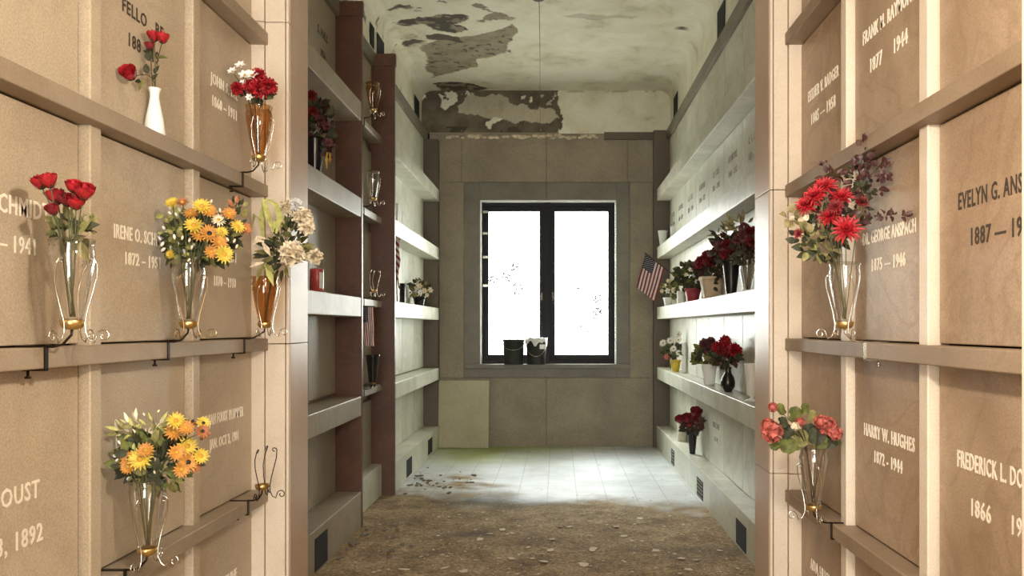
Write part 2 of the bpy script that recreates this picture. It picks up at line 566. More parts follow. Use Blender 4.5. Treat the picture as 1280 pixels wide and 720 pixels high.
# ------------------------------------------------------------------ far room
WL, WR = -1.65, 1.38           # wall planes
SL, SR = -1.46, 1.225          # shelf fronts
YB = 10.0
SH = [1.0, 1.735, 2.475, 3.19]  # shelf tops
ST = .145
BZ = .272                       # plinth top
CB, CT = 3.81, 3.93             # cornice band
ZC = 4.45
mb = MB(); mb.box(WL - .03, WL - .3, 3.9, 10.3, 0, CT)
struct('wall_far_left', mb, ['grey_marble'], 0, 'left wall of the far room', 'wall')
mb = MB(); mb.box(WR + .03, WR + .3, 3.9, 10.3, 0, CT)
struct('wall_far_right', mb, ['pale_marble'], 0, 'right wall of the far room', 'wall')
ORD = ['nearest', 'second', 'third', 'fourth', 'fifth', 'sixth', 'seventh', 'eighth', 'ninth']
RZ = [(BZ, SH[0] - ST), (SH[0], SH[1] - ST), (SH[1], SH[2] - ST), (SH[2], SH[3] - ST), (SH[3], CB)]


def far_panels(side, x, ys, mat, where, base_from_window=True):
    n = len(ys) - 1
    for i in range(n):
        for r, (z0, z1) in enumerate(RZ):
            k = n - 1 - i
            ow = ['nearest the window', 'second from window', 'third from window', 'fourth from window', 'fifth from window', 'sixth from window', 'seventh from window'][k]
            if n == 1: ow = 'alone in its bay'
            ln = ()
            if side > 0 and r == 0 and i in (2, 3):
                ln = [(('MARY', 'WARD')[i - 2] + ' LANE', .36, .05, .7), ('18  49', .24, .045, .8)]
            if side > 0 and r == 3:
                ln = [('A B MOORE', .36, .055, .7), ('1840 – 1922', .24, .05, .8)] if i % 2 else [('R. H. COLE', .36, .055, .7), ('1851 – 1930', .24, .05, .8)]
            if mat == 'grey_marble' and 'first' in where and r == 4 and i == 1:
                ln = [('S. HALL', .36, .06, .8), ('1836', .22, .05, .8)]
            crypt(side, x, ys[i], ys[i + 1], z0, z1, mat, '%s marble crypt front, %s, %s row up, %s' % ('grey' if mat == 'grey_marble' else 'pale', where, ROWN[r], ow),
                  'crypt fronts of the far room', ln, 'letter_grey' if 'first' not in where else 'letter_dark', .004, .03)


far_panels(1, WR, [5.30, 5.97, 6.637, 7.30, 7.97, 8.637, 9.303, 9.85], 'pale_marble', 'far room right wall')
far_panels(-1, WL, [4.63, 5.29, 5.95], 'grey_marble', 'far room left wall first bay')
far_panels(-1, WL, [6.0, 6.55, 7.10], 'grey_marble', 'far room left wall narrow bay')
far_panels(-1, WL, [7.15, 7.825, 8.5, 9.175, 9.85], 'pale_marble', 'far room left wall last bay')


def shelf(x0, x1, y0, y1, top, mat, label, th=ST):
    o = boxobj('marble_shelf', (x0, x1, y0, y1, top - th, top), mat, None, .006)
    # thin slab lip on the top, overhanging the face
    return tag(o, label, 'shelf', 'marble shelves of the far room')


SN = ['lowest', 'second', 'third', 'topmost']
for k, z in enumerate(SH):
    shelf(SR, WR + .02, 3.97, 9.85, z, 'pale_marble', 'long pale marble shelf on far room right wall, %s of four' % SN[k])
    shelf(WL - .02, SL, 3.97, 5.95, z - .02, 'grey_marble', 'grey marble shelf in first bay of left wall, %s of four' % SN[k])
    shelf(WL - .02, -1.56, 5.99, 7.10, z - .01, 'grey_marble', 'shallow grey ledge in narrow bay of left wall, %s of four' % SN[k], .06)
    shelf(WL - .02, SL, 7.14, 9.85, z - .01, 'pale_marble', 'pale marble shelf in last bay of left wall, %s of four' % SN[k])
for nm, d_, m_ in (('baseboard_right', (SR, WR + .02, 3.97, 9.98, 0, BZ), 'pale_marble'),
                   ('baseboard_left_first_bay', (WL - .02, SL, 3.97, 5.95, 0, BZ), 'grey_marble'),
                   ('baseboard_left_narrow_bay', (WL - .02, -1.56, 5.99, 7.10, 0, BZ + .01), 'pale_marble'),
                   ('baseboard_left_last_bay', (WL - .02, SL, 7.14, 9.98, 0, BZ), 'pale_marble')):
    o = boxobj(nm, d_, m_, None, .006); o['kind'] = 'structure'; o['label'] = 'marble plinth along the foot of the wall'; o['category'] = 'plinth'
# upright red fins
for i, (y0, y1, x1, zb) in enumerate(((5.952, 5.985, -1.456, .0), (7.10, 7.135, -1.445, 0))):
    t = thing('marble_fin', ['red-brown marble upright fin closing the first bay of shelves', 'dark red-brown marble fin before the pale last bay'][i], 'fin', (WL, y0, 0), 'red marble fins')
    boxobj('slab', (-.02, x1 - WL, 0, y1 - y0, zb, CB + .0), 'red_marble', t, .004)
    boxobj('cap', (-.02, x1 - WL + .008, -.008, y1 - y0 + .006, CB - .0, CT - .01), 'red_marble', t, .004)
# cornice bands and corner piers
trim((WR + .05, WR - .03, 3.97, 9.98, CB, CT), 'cornice_stone', 'brown stone cornice band along far room right wall')
trim((WL - .05, WL + .03, 3.97, 5.95, CB, CT), 'cornice_stone', 'brown stone cornice band over first left bay')
trim((WL - .05, WL + .03, 5.99, 7.10, CB, CT), 'cornice_stone', 'brown stone cornice band over narrow left bay')
trim((WL - .05, WL + .03, 7.14, 9.98, CB, CT), 'cornice_stone', 'brown stone cornice band over last left bay')
trim((WL - .03, -1.475, 9.86, 10.05, 0, CB), 'brown_stone', 'dark brown corner pier left of the window wall')
trim((WR + .03, 1.19, 9.9, 10.05, 0, CT), 'brown_stone', 'dark brown corner pier right of the window wall')
trim((.58, 1.2, 9.96, 10.05, CB + .02, CT - .01), 'brown_stone', 'dark band over the right half of the window wall')

# back wall round the window
wx0, wx1, wz0, wz1 = -.97, .735, 1.03, 3.08
mb = MB()
g = .0035
zt = H + (408 - 228) / 100.0     # joint above the window
# slabs: sill course, sides, top course
sx0, sx1 = -1.17, .90
for (a, b, c, e) in ((-1.60, -.142, 0, .857), (-.138, 1.30, 0, .857), (-1.60, sx0 - .002, .86, zt), (sx1 + .002, 1.30, .86, zt),
                     (-1.60, -1.20, zt + .003, CT - .006), (-1.197, -.142, zt + .003, CT - .006), (-.138, .87, zt + .003, CT - .006), (.873, 1.30, zt + .003, CT - .006)):
    mb.box(a, b, YB, YB + .25, c, e)
mb.box(-2, wx0 - .02, YB + .012, YB + .3, 0, 4.6, 1)
mb.box(wx1 + .02, 1.8, YB + .012, YB + .3, 0, 4.6, 1)
mb.box(wx0 - .02, wx1 + .02, YB + .012, YB + .3, 0, wz0 - .02, 1)
mb.box(wx0 - .02, wx1 + .02, YB + .012, YB + .3, wz1 + .02, 4.6, 1)
struct('wall_back', mb, ['back_wall_stone', 'dark_gap'], .002, 'grey-brown stone window wall', 'wall')
mb = MB()
mb.box(sx0, wx0, YB - .008, YB + .25, .86, zt - .001)
mb.box(wx1, sx1, YB - .008, YB + .25, .86, zt - .001)
mb.box(wx0, -.14, YB - .008, YB + .25, wz1, zt - .001)
mb.box(-.137, wx1, YB - .008, YB + .25, wz1, zt - .001)
mb.box(wx0, wx1, YB - .008, YB + .25, .86, wz0 - .055)
struct('trim_window_surround', mb, ['surround_stone'], .004, 'darker stone surround of the window', 'trim')
mb = MB(); mb.box(-1.15, .91, YB - .045, YB + .25, wz0 - .055, wz0)
struct('trim_window_sill', mb, ['surround_stone'], .005, 'stone window sill', 'sill')

# window
mb = MB()
FY = YB + .10


def frame(mb, x0, x1, z0, z1, w, y0, y1, mat=0, wt=None):
    wt = wt or w
    mb.box(x0, x0 + w, y0, y1, z0, z1, mat); mb.box(x1 - w, x1, y0, y1, z0, z1, mat)
    mb.box(x0 + w, x1 - w, y0, y1, z1 - wt, z1, mat); mb.box(x0 + w, x1 - w, y0, y1, z0, z0 + wt, mat)


mb.box(wx0, wx0 + .012, YB + .02, FY, wz0, wz1, 1); mb.box(wx1 - .012, wx1, YB + .02, FY, wz0, wz1, 1)
mb.box(wx0, wx1, YB + .02, FY, wz1 - .015, wz1, 1)
frame(mb, wx0 + .012, wx1 - .012, wz0, wz1 - .015, .028, FY, FY + .09, 0, .05)
mb.box(-.17, -.09, FY - .015, FY + .09, wz0, wz1 - .015)
win = struct('window_1', mb, ['black_metal', 'ceramic_white'], .002, 'black metal casement window, blown out by daylight', 'window')
for (a, b, hs) in ((wx0 + .04, -.17, 1), (-.09, wx1 - .04, -1)):
    mb = MB(); frame(mb, a, b, wz0 + .05, wz1 - .065, .058, FY + .01, FY + .06, 0, .062)
    s = mb.build('sash', 'black_metal', win, None, .003)
    if hs > 0:
        # wider stile next to the meeting bar
        pass
    mb = MB(); mb.box(a + .05, b - .05, FY + .033, FY + .038, wz0 + .11, wz1 - .125)
    mb.build('pane', 'window_glass', s)
    hx = b - .03 if hs > 0 else a + .03
    mb = MB(); mb.box(hx - .012, hx + .012, FY - .005, FY + .01, 1.83, 1.93); mb.tube([(hx, FY - .005, 1.90), (hx, FY - .04, 1.90), (hx, FY - .045, 1.83)], .008)
    h_ = mb.build('handle', 'rubble_grey', s); h_['label'] = 'grey metal window handle'
    if hs > 0:
        for zz in (2.93, 2.66, 2.36, 2.0):
            mb = MB(); mb.box(a - .012, a + .05, FY - .003, FY + .012, zz, zz + .03)
            mb.build('hinge', 'wire_steel', s)

# ceiling of the far room: painted vault with peeled patches
POLY = []      # (polygon in ceiling x,y ; kind 1 bare, 2 dark)


def cpix(pts, z=ZC):
    out = []
    for px, py in pts:
        Y = (z - H) * 1000 / (408 - py)
        out.append(((px - 697) * Y / 1000, Y))
    return out


POLY.append((cpix([(527, 56), (552, 49), (590, 45), (618, 38), (640, 30), (647, 36), (646, 44), (634, 56), (634, 66), (612, 72), (596, 74), (597, 83), (584, 87), (560, 93), (541, 97), (532, 84), (535, 73), (528, 64)]), 1))
POLY.append((cpix([(486, 12), (497, 6), (514, 7), (508, 10), (490, 13)]), 2))
POLY.append((cpix([(500, 26), (535, 20), (575, 18), (588, 21), (586, 25), (570, 30), (584, 38), (570, 43), (545, 38), (530, 31), (510, 33), (498, 29)]), 3))
POLY.append((cpix([(603, 20), (618, 16), (632, 19), (646, 22), (640, 25), (606, 25)]), 1))
POLY.append((cpix([(532, 43), (548, 42), (574, 49), (582, 55), (560, 53), (536, 49)]), 2))
POLY.append((cpix([(542, 103), (556, 102), (588, 105), (612, 111), (598, 114), (570, 117), (553, 114)]), 3))
POLY.append((cpix([(503, 52), (515, 49), (530, 52), (520, 55), (508, 57)]), 2))
POLY.append((cpix([(700, 20), (730, 15), (760, 20), (800, 19), (790, 23), (740, 25)]), 4))
POLY.append((cpix([(710, 116), (745, 113), (760, 114), (740, 118)]), 2))
POLY.append((cpix([(846, 34), (854, 33), (853, 37), (846, 37)]), 2))


def inpoly(x, y, poly):
    c = False
    n = len(poly)
    for i in range(n):
        x1, y1 = poly[i]; x2, y2 = poly[i - 1]
        if (y1 > y) != (y2 > y) and x < (x2 - x1) * (y - y1) / (y2 - y1) + x1:
            c = not c
    return c


def dens(p, k=5):
    out = []
    for (a, b), (c, d) in zip(p[:-1], p[1:]):
        out += [(a + (c - a) * i / k, b + (d - b) * i / k) for i in range(k)]
    return out


sec = dens([(-1.70, CT - .03), (-1.70, 4.15), (-1.70, 4.28), (-1.69, 4.36), (-1.66, 4.41), (-1.60, 4.44), (-1.50, ZC), (-1.36, ZC)])
sec += [(x, ZC) for x in np.linspace(-1.36, 1.15, 190)]
sec += [(1.23, ZC), (1.31, 4.44), (1.37, 4.41), (1.40, 4.36), (1.41, 4.28), (1.41, 4.10), (1.41, CT - .03)]
cy = np.concatenate([np.linspace(3.9, 6.9, 12), np.linspace(6.93, 10.05, 230)])
vs = []; peel = []; dark = []
for y in cy:
    for x, z in sec:
        p = Vector((x, y, z))
        wx = x + .035 * mnoise.fractal(p * 5, 1, 2, 5); wy = y + .05 * mnoise.fractal(p * 5 + Vector((7, 3, 1)), 1, 2, 5)
        pe = 0; da = 0
        for pl, kd in POLY:
            if inpoly(wx, wy, pl):
                if kd in (1, 3): pe = 1
                if kd == 2: pe = 1; da = .75
                if kd == 3: da = max(da, .85 if mnoise.fractal(p * 7, 1, 2, 4) > -.05 else .1)
                if kd == 4: pe = max(pe, .45)
        nz = mnoise.fractal(p * Vector((4, 6, 4)), 1, 2, 6)
        if pe == 0 and x < -.5 and nz > .42 and y < 8.7: pe = .9; da = max(da, .3)
        # crack line across the vault and soot at its edge with the end wall
        if pe == 1 and mnoise.fractal(p * 14, 1, 2, 3) > .52: da = max(da, .8)
        vs.append((x, y, z + (.006 if pe > .8 else 0) - (.0 if pe else .002 * nz)))
        peel.append(pe); dark.append(da)
mb = MB(); mb.grid(vs, len(cy), len(sec), 0, True)
ce = struct('ceiling', mb, ['ceiling_paint'], 0, 'peeling painted ceiling of the far room', 'ceiling')
for nm, arr in (('peel', peel), ('dark', dark)):
    ce.data.attributes.new(nm, 'FLOAT', 'POINT').data.foreach_set('value', arr)
mb = MB(); mb.box(-1.95, 1.7, 3.9, 10.3, ZC + .03, ZC + .2)
mb.box(-2.0, -1.72, 3.9, 10.3, CT - .05, ZC + .1); mb.box(1.43, 1.7, 3.9, 10.3, CT - .05, ZC + .1)
struct('ceiling_slab', mb, ['dark_gap'], 0, 'slab above the painted ceiling', 'ceiling')

# frieze on the window wall above the stone, peeled on its left half
gx = np.linspace(-1.70, 1.41, 260); gz = np.linspace(CT - .02, ZC + .01, 60)
vs = []; peel = []; dark = []
for z in gz:
    for x in gx:
        p = Vector((x, 20, z))
        n = mnoise.fractal(p * 4.0, 1, 2, 6); n2 = mnoise.fractal(p * 2.2 + Vector((5, 0, 2)), 1, 2, 5)
        edge = .02 + .10 * n
        pe = 0; da = 0
        if x < edge:
            pe = 1
            # paler plaster islands between dark rot
            isl = math.exp(-((x + .95) / .45) ** 2 - ((z - 4.25) / .14) ** 2) + math.exp(-((x + .25) / .26) ** 2 - ((z - 4.1) / .1) ** 2) * .9
            if isl + .7 * n2 < .40: da = .58 + .3 * n
            else: pe = .55
            if z < 4.0 and n2 > .1: da = .85
        elif z > 4.43 and n > 0: pe = .5
        if x < -.0 and n > .45 and da > .3: pe = 0; da = 0
        vs.append((x, YB - .002 + (.006 if pe else 0), z)); peel.append(pe); dark.append(max(0, min(1, da)))
mb = MB(); mb.grid(vs, len(gz), len(gx), 0, True)
ob = struct('wall_back_frieze', mb, ['ceiling_paint'], 0, 'plaster frieze above the window wall, peeled on its left half', 'wall')
for nm, arr in (('peel', peel), ('dark', dark)):
    ob.data.attributes.new(nm, 'FLOAT', 'POINT').data.foreach_set('value', arr)
# broken plaster nibs along the stone edge
mb = MB()
for i in range(34):
    x = -1.35 + i * .056 + R.uniform(-.02, .02)
    mb.ball((x, YB - .005, CT - .06 + R.uniform(-.015, .02)), R.uniform(.018, .04), 0, (1.4, .5, .7), 8, 5)
struct('trim_plaster_edge', mb, ['chip_pale'], 0, 'broken plaster edge along the top of the window wall', 'trim')

# wire on the ceiling and old lamp bracket
mb = MB(); mb.tube([(-.165, 7.15, ZC - .008), (-.19, 8.6, ZC - .008), (-.22, 9.985, ZC - .008)], .0025, 6)
mb.tube([(-.22, 9.985, ZC - .012), (-.215, 9.985, CT - .02)], .0025, 6)
tag(mb.build('ceiling_wire', 'rubble_grey'), 'thin dark wire running along the ceiling to the window wall', 'wire')
t = thing('lamp_bracket', 'dark remains of a ceiling lamp bracket at the top edge of the photo', 'lamp', (-.17, 7.1, ZC))
mb = MB(); mb.lathe([(.0, -.05), (.05, -.05), (.07, -.02), (.08, 0)], (0, 0, 0), 16); mb.build('rose', 'dark_iron', t)
mb = MB()
for s_ in (-1, 1):
    mb.tube([(0, 0, -.03), (s_ * .1, 0, -.035), (s_ * .16, 0, -.03), (s_ * .17, 0, -.015)], .007)
    mb.ball((s_ * .165, 0, -.03), .014)
mb.build('arm', 'dark_iron', t)


# vents
def vent(c, ax_len, hgt, side, label, slats=True):
    t = thing('vent_grille', label, 'vent', c, 'vent grilles')
    d = -side
    boxobj('opening', (0, d * .003, -ax_len / 2, ax_len / 2, -hgt / 2, hgt / 2), 'dark_gap', t, .0005)  # near-black plate, the dark inside of the hole put into its colour
    if slats:
        mb = MB()
        n = 5
        for i in range(n):
            z = -hgt / 2 + hgt * (i + .5) / n
            mb.box(d * .003, d * .007, -ax_len / 2 + .01, ax_len / 2 - .01, z - .004, z + .004)
        mb.build('slats', 'rubble_grey', t)


vent((SR, 8.5, .11), .22, .16, 1, 'small barred vent in the right plinth nearest the window')
vent((SR, 6.88, .105), .29, .16, 1, 'barred vent midway along the right plinth')
vent((SR, 5.34, .105), .29, .17, 1, 'black vent hole in the right plinth nearest the opening', False)
vent((SL, 4.94, .12), .26, .2, -1, 'black vent hole in the left plinth under the first bay', False)
vent((SL, 7.87, .12), .28, .17, -1, 'dark vent in the left plinth beside the rubble heap', False)
vent((SL, 9.16, .13), .3, .17, -1, 'dark vent in the left plinth near the leaning slab', False)
vent((1.405, 6.87, 4.13), .32, .25, 1, 'black slot high above the right cornice, nearer the opening', False)
vent((1.405, 9.52, 4.13), .32, .25, 1, 'black slot high above the right cornice, by the window wall', False)
vent((-1.693, 9.62, 4.12), .32, .25, -1, 'black slot high on the left, by the window wall', False)
vent((-1.693, 7.65, 4.16), .3, .2, -1, 'black slot high on the left above the second fin', False)
vent((-1.693, 7.3, 4.15), .16, .2, -1, 'narrow black slot high on the left before the second fin', False)

# leaning slab
mb = MB(); mb.box(-.315, .315, 0, .035, 0, .83)
o = mb.build('stone_slab', 'slab_marble', None, (-1.165, 9.86, .003), .004); o.rotation_euler = (-.1, 0, 0)
tag(o, 'loose yellowish marble slab leaning on the window wall at left', 'slab')

# ------------------------------------------------------------------ flowers


def frame_from(n):
    n = Vector(n).normalized()
    a = n.cross(Vector((0, 0, 1)))
    a = a.normalized() if a.length > 1e-3 else Vector((1, 0, 0))
    b = n.cross(a)
    return Matrix((a, b, n)).transposed()


def petal(mb, M, c, ang, L, Wd, e0, e1, r0=0.0, cup=.15, mat=0, nu=5, tip=.6, z0=0.0, wav=0.0):
    pts = []
    r, z = r0, z0
    ca, sa = math.cos(ang), math.sin(ang)
    for i in range(nu):
        t = i / (nu - 1)
        e = e0 + (e1 - e0) * t
        w = Wd * (math.sin(PI * min(1, (t * .85 + .1)) ** tip) if tip else 1)
        for s in (-1, 0, 1):
            off = cup * Wd * (s * s) + wav * R.uniform(-1, 1) * L * t
            rr = r - off * math.sin(e); zz = z + off * math.cos(e)
            x = rr * ca - s * w * sa; y = rr * sa + s * w * ca
            pts.append(Vector(c) + M @ Vector((x, y, zz)))
        r += L / (nu - 1) * math.cos(e); z += L / (nu - 1) * math.sin(e)
    mb.grid(pts, nu, 3, mat, True)


def bloom(kind, c, n, r, col, parent, name='bloom', eye=None):
    mb = MB(); M = frame_from(n); c = Vector(c)
    mats = [col, 'seed_gold', 'leaf_dark']
    if kind == 'daisy':
        k = 15
        for lay in (0, 1):
            for i in range(k):
                petal(mb, M, c, 2 * PI * (i + .5 * lay) / k + R.uniform(-.08, .08), r * (1 - .18 * lay) * R.uniform(.9, 1.05), r * .16, .25 + .3 * lay, -.15 + .25 * lay, r * .12, .2, 0, 5, .7)
        eyeb = MB(); eyeb.ball((0, 0, r * .1), r * .27, 0, (1, 1, .6), 10, 5)
        eyeb.xf(Matrix.Translation(c) @ M.to_4x4())
    elif kind == 'mum':
        for lay in range(4):
            k = [18, 16, 12, 7][lay]
            for i in range(k):
                petal(mb, M, c, 2 * PI * (i + .37 * lay) / k + R.uniform(-.15, .15), r * [1, .85, .65, .4][lay] * R.uniform(.85, 1.1), r * .13, [.05, .45, .85, 1.2][lay], [-.2, .3, .9, 1.3][lay], r * .05, .3, 0, 4, .6)
    elif kind == 'rose':
        for lay in range(4):
            k = [6, 5, 4, 3][lay]
            R0 = r * [.92, .72, .5, .28][lay]
            for i in range(k):
                a0 = 2 * PI * (i + .5 * lay) / k + R.uniform(-.2, .2)
                ha = [.75, .8, .95, 1.2][lay]
                pts = []
                for t in (0, .25, .5, .75, 1):
                    for s in (-1, -.5, 0, .5, 1):
                        prof = math.sin(min(1, t * 1.15) * PI * .55)
                        rr = R0 * (.25 + .75 * prof) * (1 + (.16 * (t ** 3) if lay < 2 else -.1 * t)) + .05 * R0 * abs(s)
                        zz = r * (-.75 + 1.6 * t * (1 - .12 * s * s * t) + .1 * lay * t)
                        an = a0 + s * ha * (.35 + .65 * math.sin(PI * (.15 + .7 * t)))
                        pts.append(c + M @ Vector((rr * math.cos(an), rr * math.sin(an), zz)))
                mb.grid(pts, 5, 5, 0, True)
        for i in range(5):
            petal(mb, M, c, 2 * PI * i / 5, r * 1.0, r * .22, .5, 1.3, r * .15, .2, 2, 4, .7, -r * .85)
    elif kind == 'ruffle':
        for i in range(60):
            u = R.uniform(-.3, 1); a = R.uniform(0, 2 * PI)
            q = math.sqrt(max(0, 1 - u * u))
            nn = M @ Vector((q * math.cos(a), q * math.sin(a), u))
            M2 = frame_from(nn)
            petal(mb, M2, c + nn * r * .3, R.uniform(0, 2 * PI), r * .72, r * .40, 1.1, .3, 0, .35, 0, 4, .32, 0, .10)
    elif kind == 'cluster':
        mb.ball(c, r * .68, 0)
        for i in range(22):
            u = R.uniform(-.5, 1); a = i * 2.4
            q = math.sqrt(max(0, 1 - u * u))
            nn = M @ Vector((q * math.cos(a), q * math.sin(a), u))
            M2 = frame_from(nn)
            for k in range(5):
                petal(mb, M2, c + nn * r * .72, 2 * PI * k / 5 + a, r * .42, r * .22, .5, .1, 0, .2, 0, 4, .5)
    elif kind == 'bud':
        for i in range(5):
            petal(mb, M, c, 2 * PI * i / 5, r * 1.6, r * .5, 1.1, 1.75, r * .3, .5, 0, 5, .7, -r * .6)
    elif kind == 'open':
        for i in range(6):
            petal(mb, M, c, 2 * PI * i / 6 + R.uniform(-.1, .1), r, r * .42, .7, -.1, r * .08, .25, 0, 5, .6, 0, .02)
        s0 = len(mb.v); mb.ball((0, 0, r * .2), r * .16, 1, (1, 1, 1), 8, 4); mb.xf(Matrix.Translation(c) @ M.to_4x4(), s0)
    o = mb.build(name, mats, parent)
    if kind == 'daisy': eyeb.build('flower_centre', eye or 'seed_gold', o)
    return o


def leaf(mb, c, d, up, L, Wd, mat=0, bend=.4):
    d = Vector(d).normalized(); up = Vector(up)
    s = d.cross(up)
    s = s.normalized() if s.length > 1e-3 else Vector((1, 0, 0))
    u = s.cross(d)
    pts = []
    p = Vector(c)
    for i in range(6):
        t = i / 5
        dd = (d * math.cos(bend * t) - u * math.sin(bend * t))
        w = Wd * math.sin(PI * (.04 + .96 * t) ** .75)
        for k in (-1, 0, 1):
            pts.append(p + s * (k * w) + u * (abs(k) * w * .35))
        p = p + dd * (L / 5)
    mb.grid(pts, 6, 3, mat, True)


def lobed(mb, c, n, r, mat=0):
    # round scalloped geranium / ivy leaf
    M = frame_from(n); c = Vector(c)
    vs = [c]
    k = 18
    for i in range(k):
        a = 2 * PI * i / k
        rr = r * (1 - .12 * abs(math.sin(a * 3.5))) * (.55 if i == 0 else 1)
        vs.append(c + M @ Vector((rr * math.cos(a), rr * math.sin(a), r * .18 * math.sin(a * 3.5) + .15 * r)))
    mb.add(vs, [(0, 1 + i, 1 + (i + 1) % k) for i in range(k)], mat, True)


def stem(parent, a, b, r=.0022, mat='stem_green', rim=.02):
    # from the bottom of the vase, through the mouth (local origin), out to the flower
    a, b = Vector(a), Vector(b)
    h = Vector((b.x, b.y, 0))
    m = h.normalized() * min(rim, h.length * .5) + Vector((R.uniform(-.004, .004), R.uniform(-.004, .004), -.005))
    d = m + (m - a).normalized() * (b - m).length * .5
    pts = [a, a.lerp(m, .5)]
    for i in range(6):
        t = i / 5
        pts.append(m * (1 - t) ** 2 + d * 2 * t * (1 - t) + b * t * t)
    mb = MB(); mb.tube(pts, r, 5); mb.build('stem', mat, parent)


def bouquet(label, base, mouth, blooms, leaves=(), group='flower arrangements', fill=None, sprigs=(), Yd=None, stemmat='stem_green', stems=True, long_leaves=(), flat=.6, rim=.03):
    """base: bottom of the stems, mouth: where they leave the vase (world).  blooms: (px, py, r_px, kind, colour, eye, depth offset)"""
    base = Vector(base); mouth = Vector(mouth)
    t = thing('flower_bouquet', label, 'flowers', mouth, group)
    Y0 = Yd or mouth.y
    sideX = -1 if mouth.x < 0 else 1
    if Y0 < 3.9: lim = 1.362 if sideX < 0 else 1.085
    else: lim = 1.575 if sideX < 0 else 1.305
    def P(px, py, Y): return PC(px, py, Y, lim)
    ctr = Vector((0, 0, 0)); pos = []
    for b in blooms:
        dy = b[6] if len(b) > 6 else R.uniform(-.075, -.02)
        pos.append(P(b[0], b[1], Y0 + dy) - mouth); ctr += pos[-1]
    ctr /= max(1, len(pos))
    for b, p in zip(blooms, pos):
        out = (p - Vector((0, 0, ctr.z * .45)))
        out = out.normalized() if out.length > 1e-4 else Vector((0, 0, 1))
        face = out * flat + Vector((-sideX * .25, -.8, .15))
        kind = b[3]
        if kind in ('rose', 'bud'): face = out * 1.0 + Vector((0, -.15, .9))
        r = b[2] * Y0 / 1000 * (1.22 if kind in ('daisy', 'mum') else 1.1)
        o = bloom(kind, p, face, r, b[4], t, 'bloom', b[5] if len(b) > 5 else None)
        if stems:
            stem(t, base - mouth + Vector((R.uniform(-.006, .006), R.uniform(-.006, .006), 0)), p - face.normalized() * r * .5, .0016 * max(1, Y0 / 3.2), stemmat, rim)
    if leaves or fill or long_leaves:
        mats = []
        mb = MB()

        def mi(m):
            if m not in mats: mats.append(m)
            return mats.index(m)
        for (px, py, L, kind, m, *rest) in leaves:
            p = P(px, py, Y0 + R.uniform(-.03, .03)) - mouth
            Lw = L * Y0 / 1000
            if kind == 'lobed':
                lobed(mb, p, (R.uniform(-.6, .6), -1, R.uniform(-.2, .8)), Lw, mi(m))
            else:
                a = rest[0] if rest else R.uniform(0, 360)
                a = math.radians(a)
                d = Vector((math.cos(a), R.uniform(-.5, .2), math.sin(a)))
                leaf(mb, p, d, (R.uniform(-.3, .3), -1, .3), Lw, Lw * (rest[1] if len(rest) > 1 else .22), mi(m), R.uniform(.1, .7))
        if fill:
            # scatter of small leaves inside an ellipse: (cx, cy, rx, ry, n, length, width ratio, materials)
            for (cx, cy, rx, ry, n, L, wr, ms) in fill:
                for i in range(n):
                    a = R.uniform(0, 2 * PI); q = math.sqrt(R.random())
                    p = P(cx + rx * q * math.cos(a), cy + ry * q * math.sin(a), Y0 + R.uniform(-.025, .06)) - mouth
                    d = Vector((math.cos(a) * q + R.uniform(-.6, .6), R.uniform(-.8, .4), -math.sin(a) * q + R.uniform(-.4, .8)))
                    Lw = L * Y0 / 1000 * R.uniform(.6, 1.3)
                    leaf(mb, p, d, (R.uniform(-.7, .7), -1, R.uniform(-.2, .8)), Lw, Lw * wr, mi(R.choice(ms)), R.uniform(0, .9))
        for (pts, m, wd) in long_leaves:
            q = [P(px, py, Y0 + dy) - mouth for px, py, dy in pts]
            g_ = []
            n = len(q)
            for i, p in enumerate(q):
                tt = i / (n - 1)
                dd = (q[min(i + 1, n - 1)] - q[max(0, i - 1)]).normalized()
                s_ = dd.cross(Vector((0, -1, .2))).normalized()
                w = wd * Y0 / 1000 * math.sin(PI * (.06 + .92 * tt) ** .8)
                g_ += [p - s_ * w, p + Vector((0, .15 * w, 0)), p + s_ * w]
            mb.grid(g_, n, 3, mi(m), True)
        mb.build('foliage', mats, t)
    for (pts, cl, rr) in sprigs:
        mb = MB()
        for px, py in pts:
            p = P(px, py, Y0 + R.uniform(-.05, .04)) - mouth
            r = rr * Y0 / 1000
            s0 = len(mb.v)
            mb.ball((0, 0, 0), r, 0, (.6, .6, 1.1), 7, 5)
            mb.xf(Matrix.Translation(p) @ Matrix.Rotation(R.uniform(-.8, .8), 4, 'Y'), s0)
        mb.build('bud_sprig', cl, t)
    return t


# ------------------------------------------------------------------ vases with wire holders
def spiral(c, r, a0, turns, n=16, shrink=.72):
    return [(c[0] + r * (1 - shrink * i / n) * math.cos(a0 + 2 * PI * turns * i / n), c[1] + r * (1 - shrink * i / n) * math.sin(a0 + 2 * PI * turns * i / n)) for i in range(n + 1)]


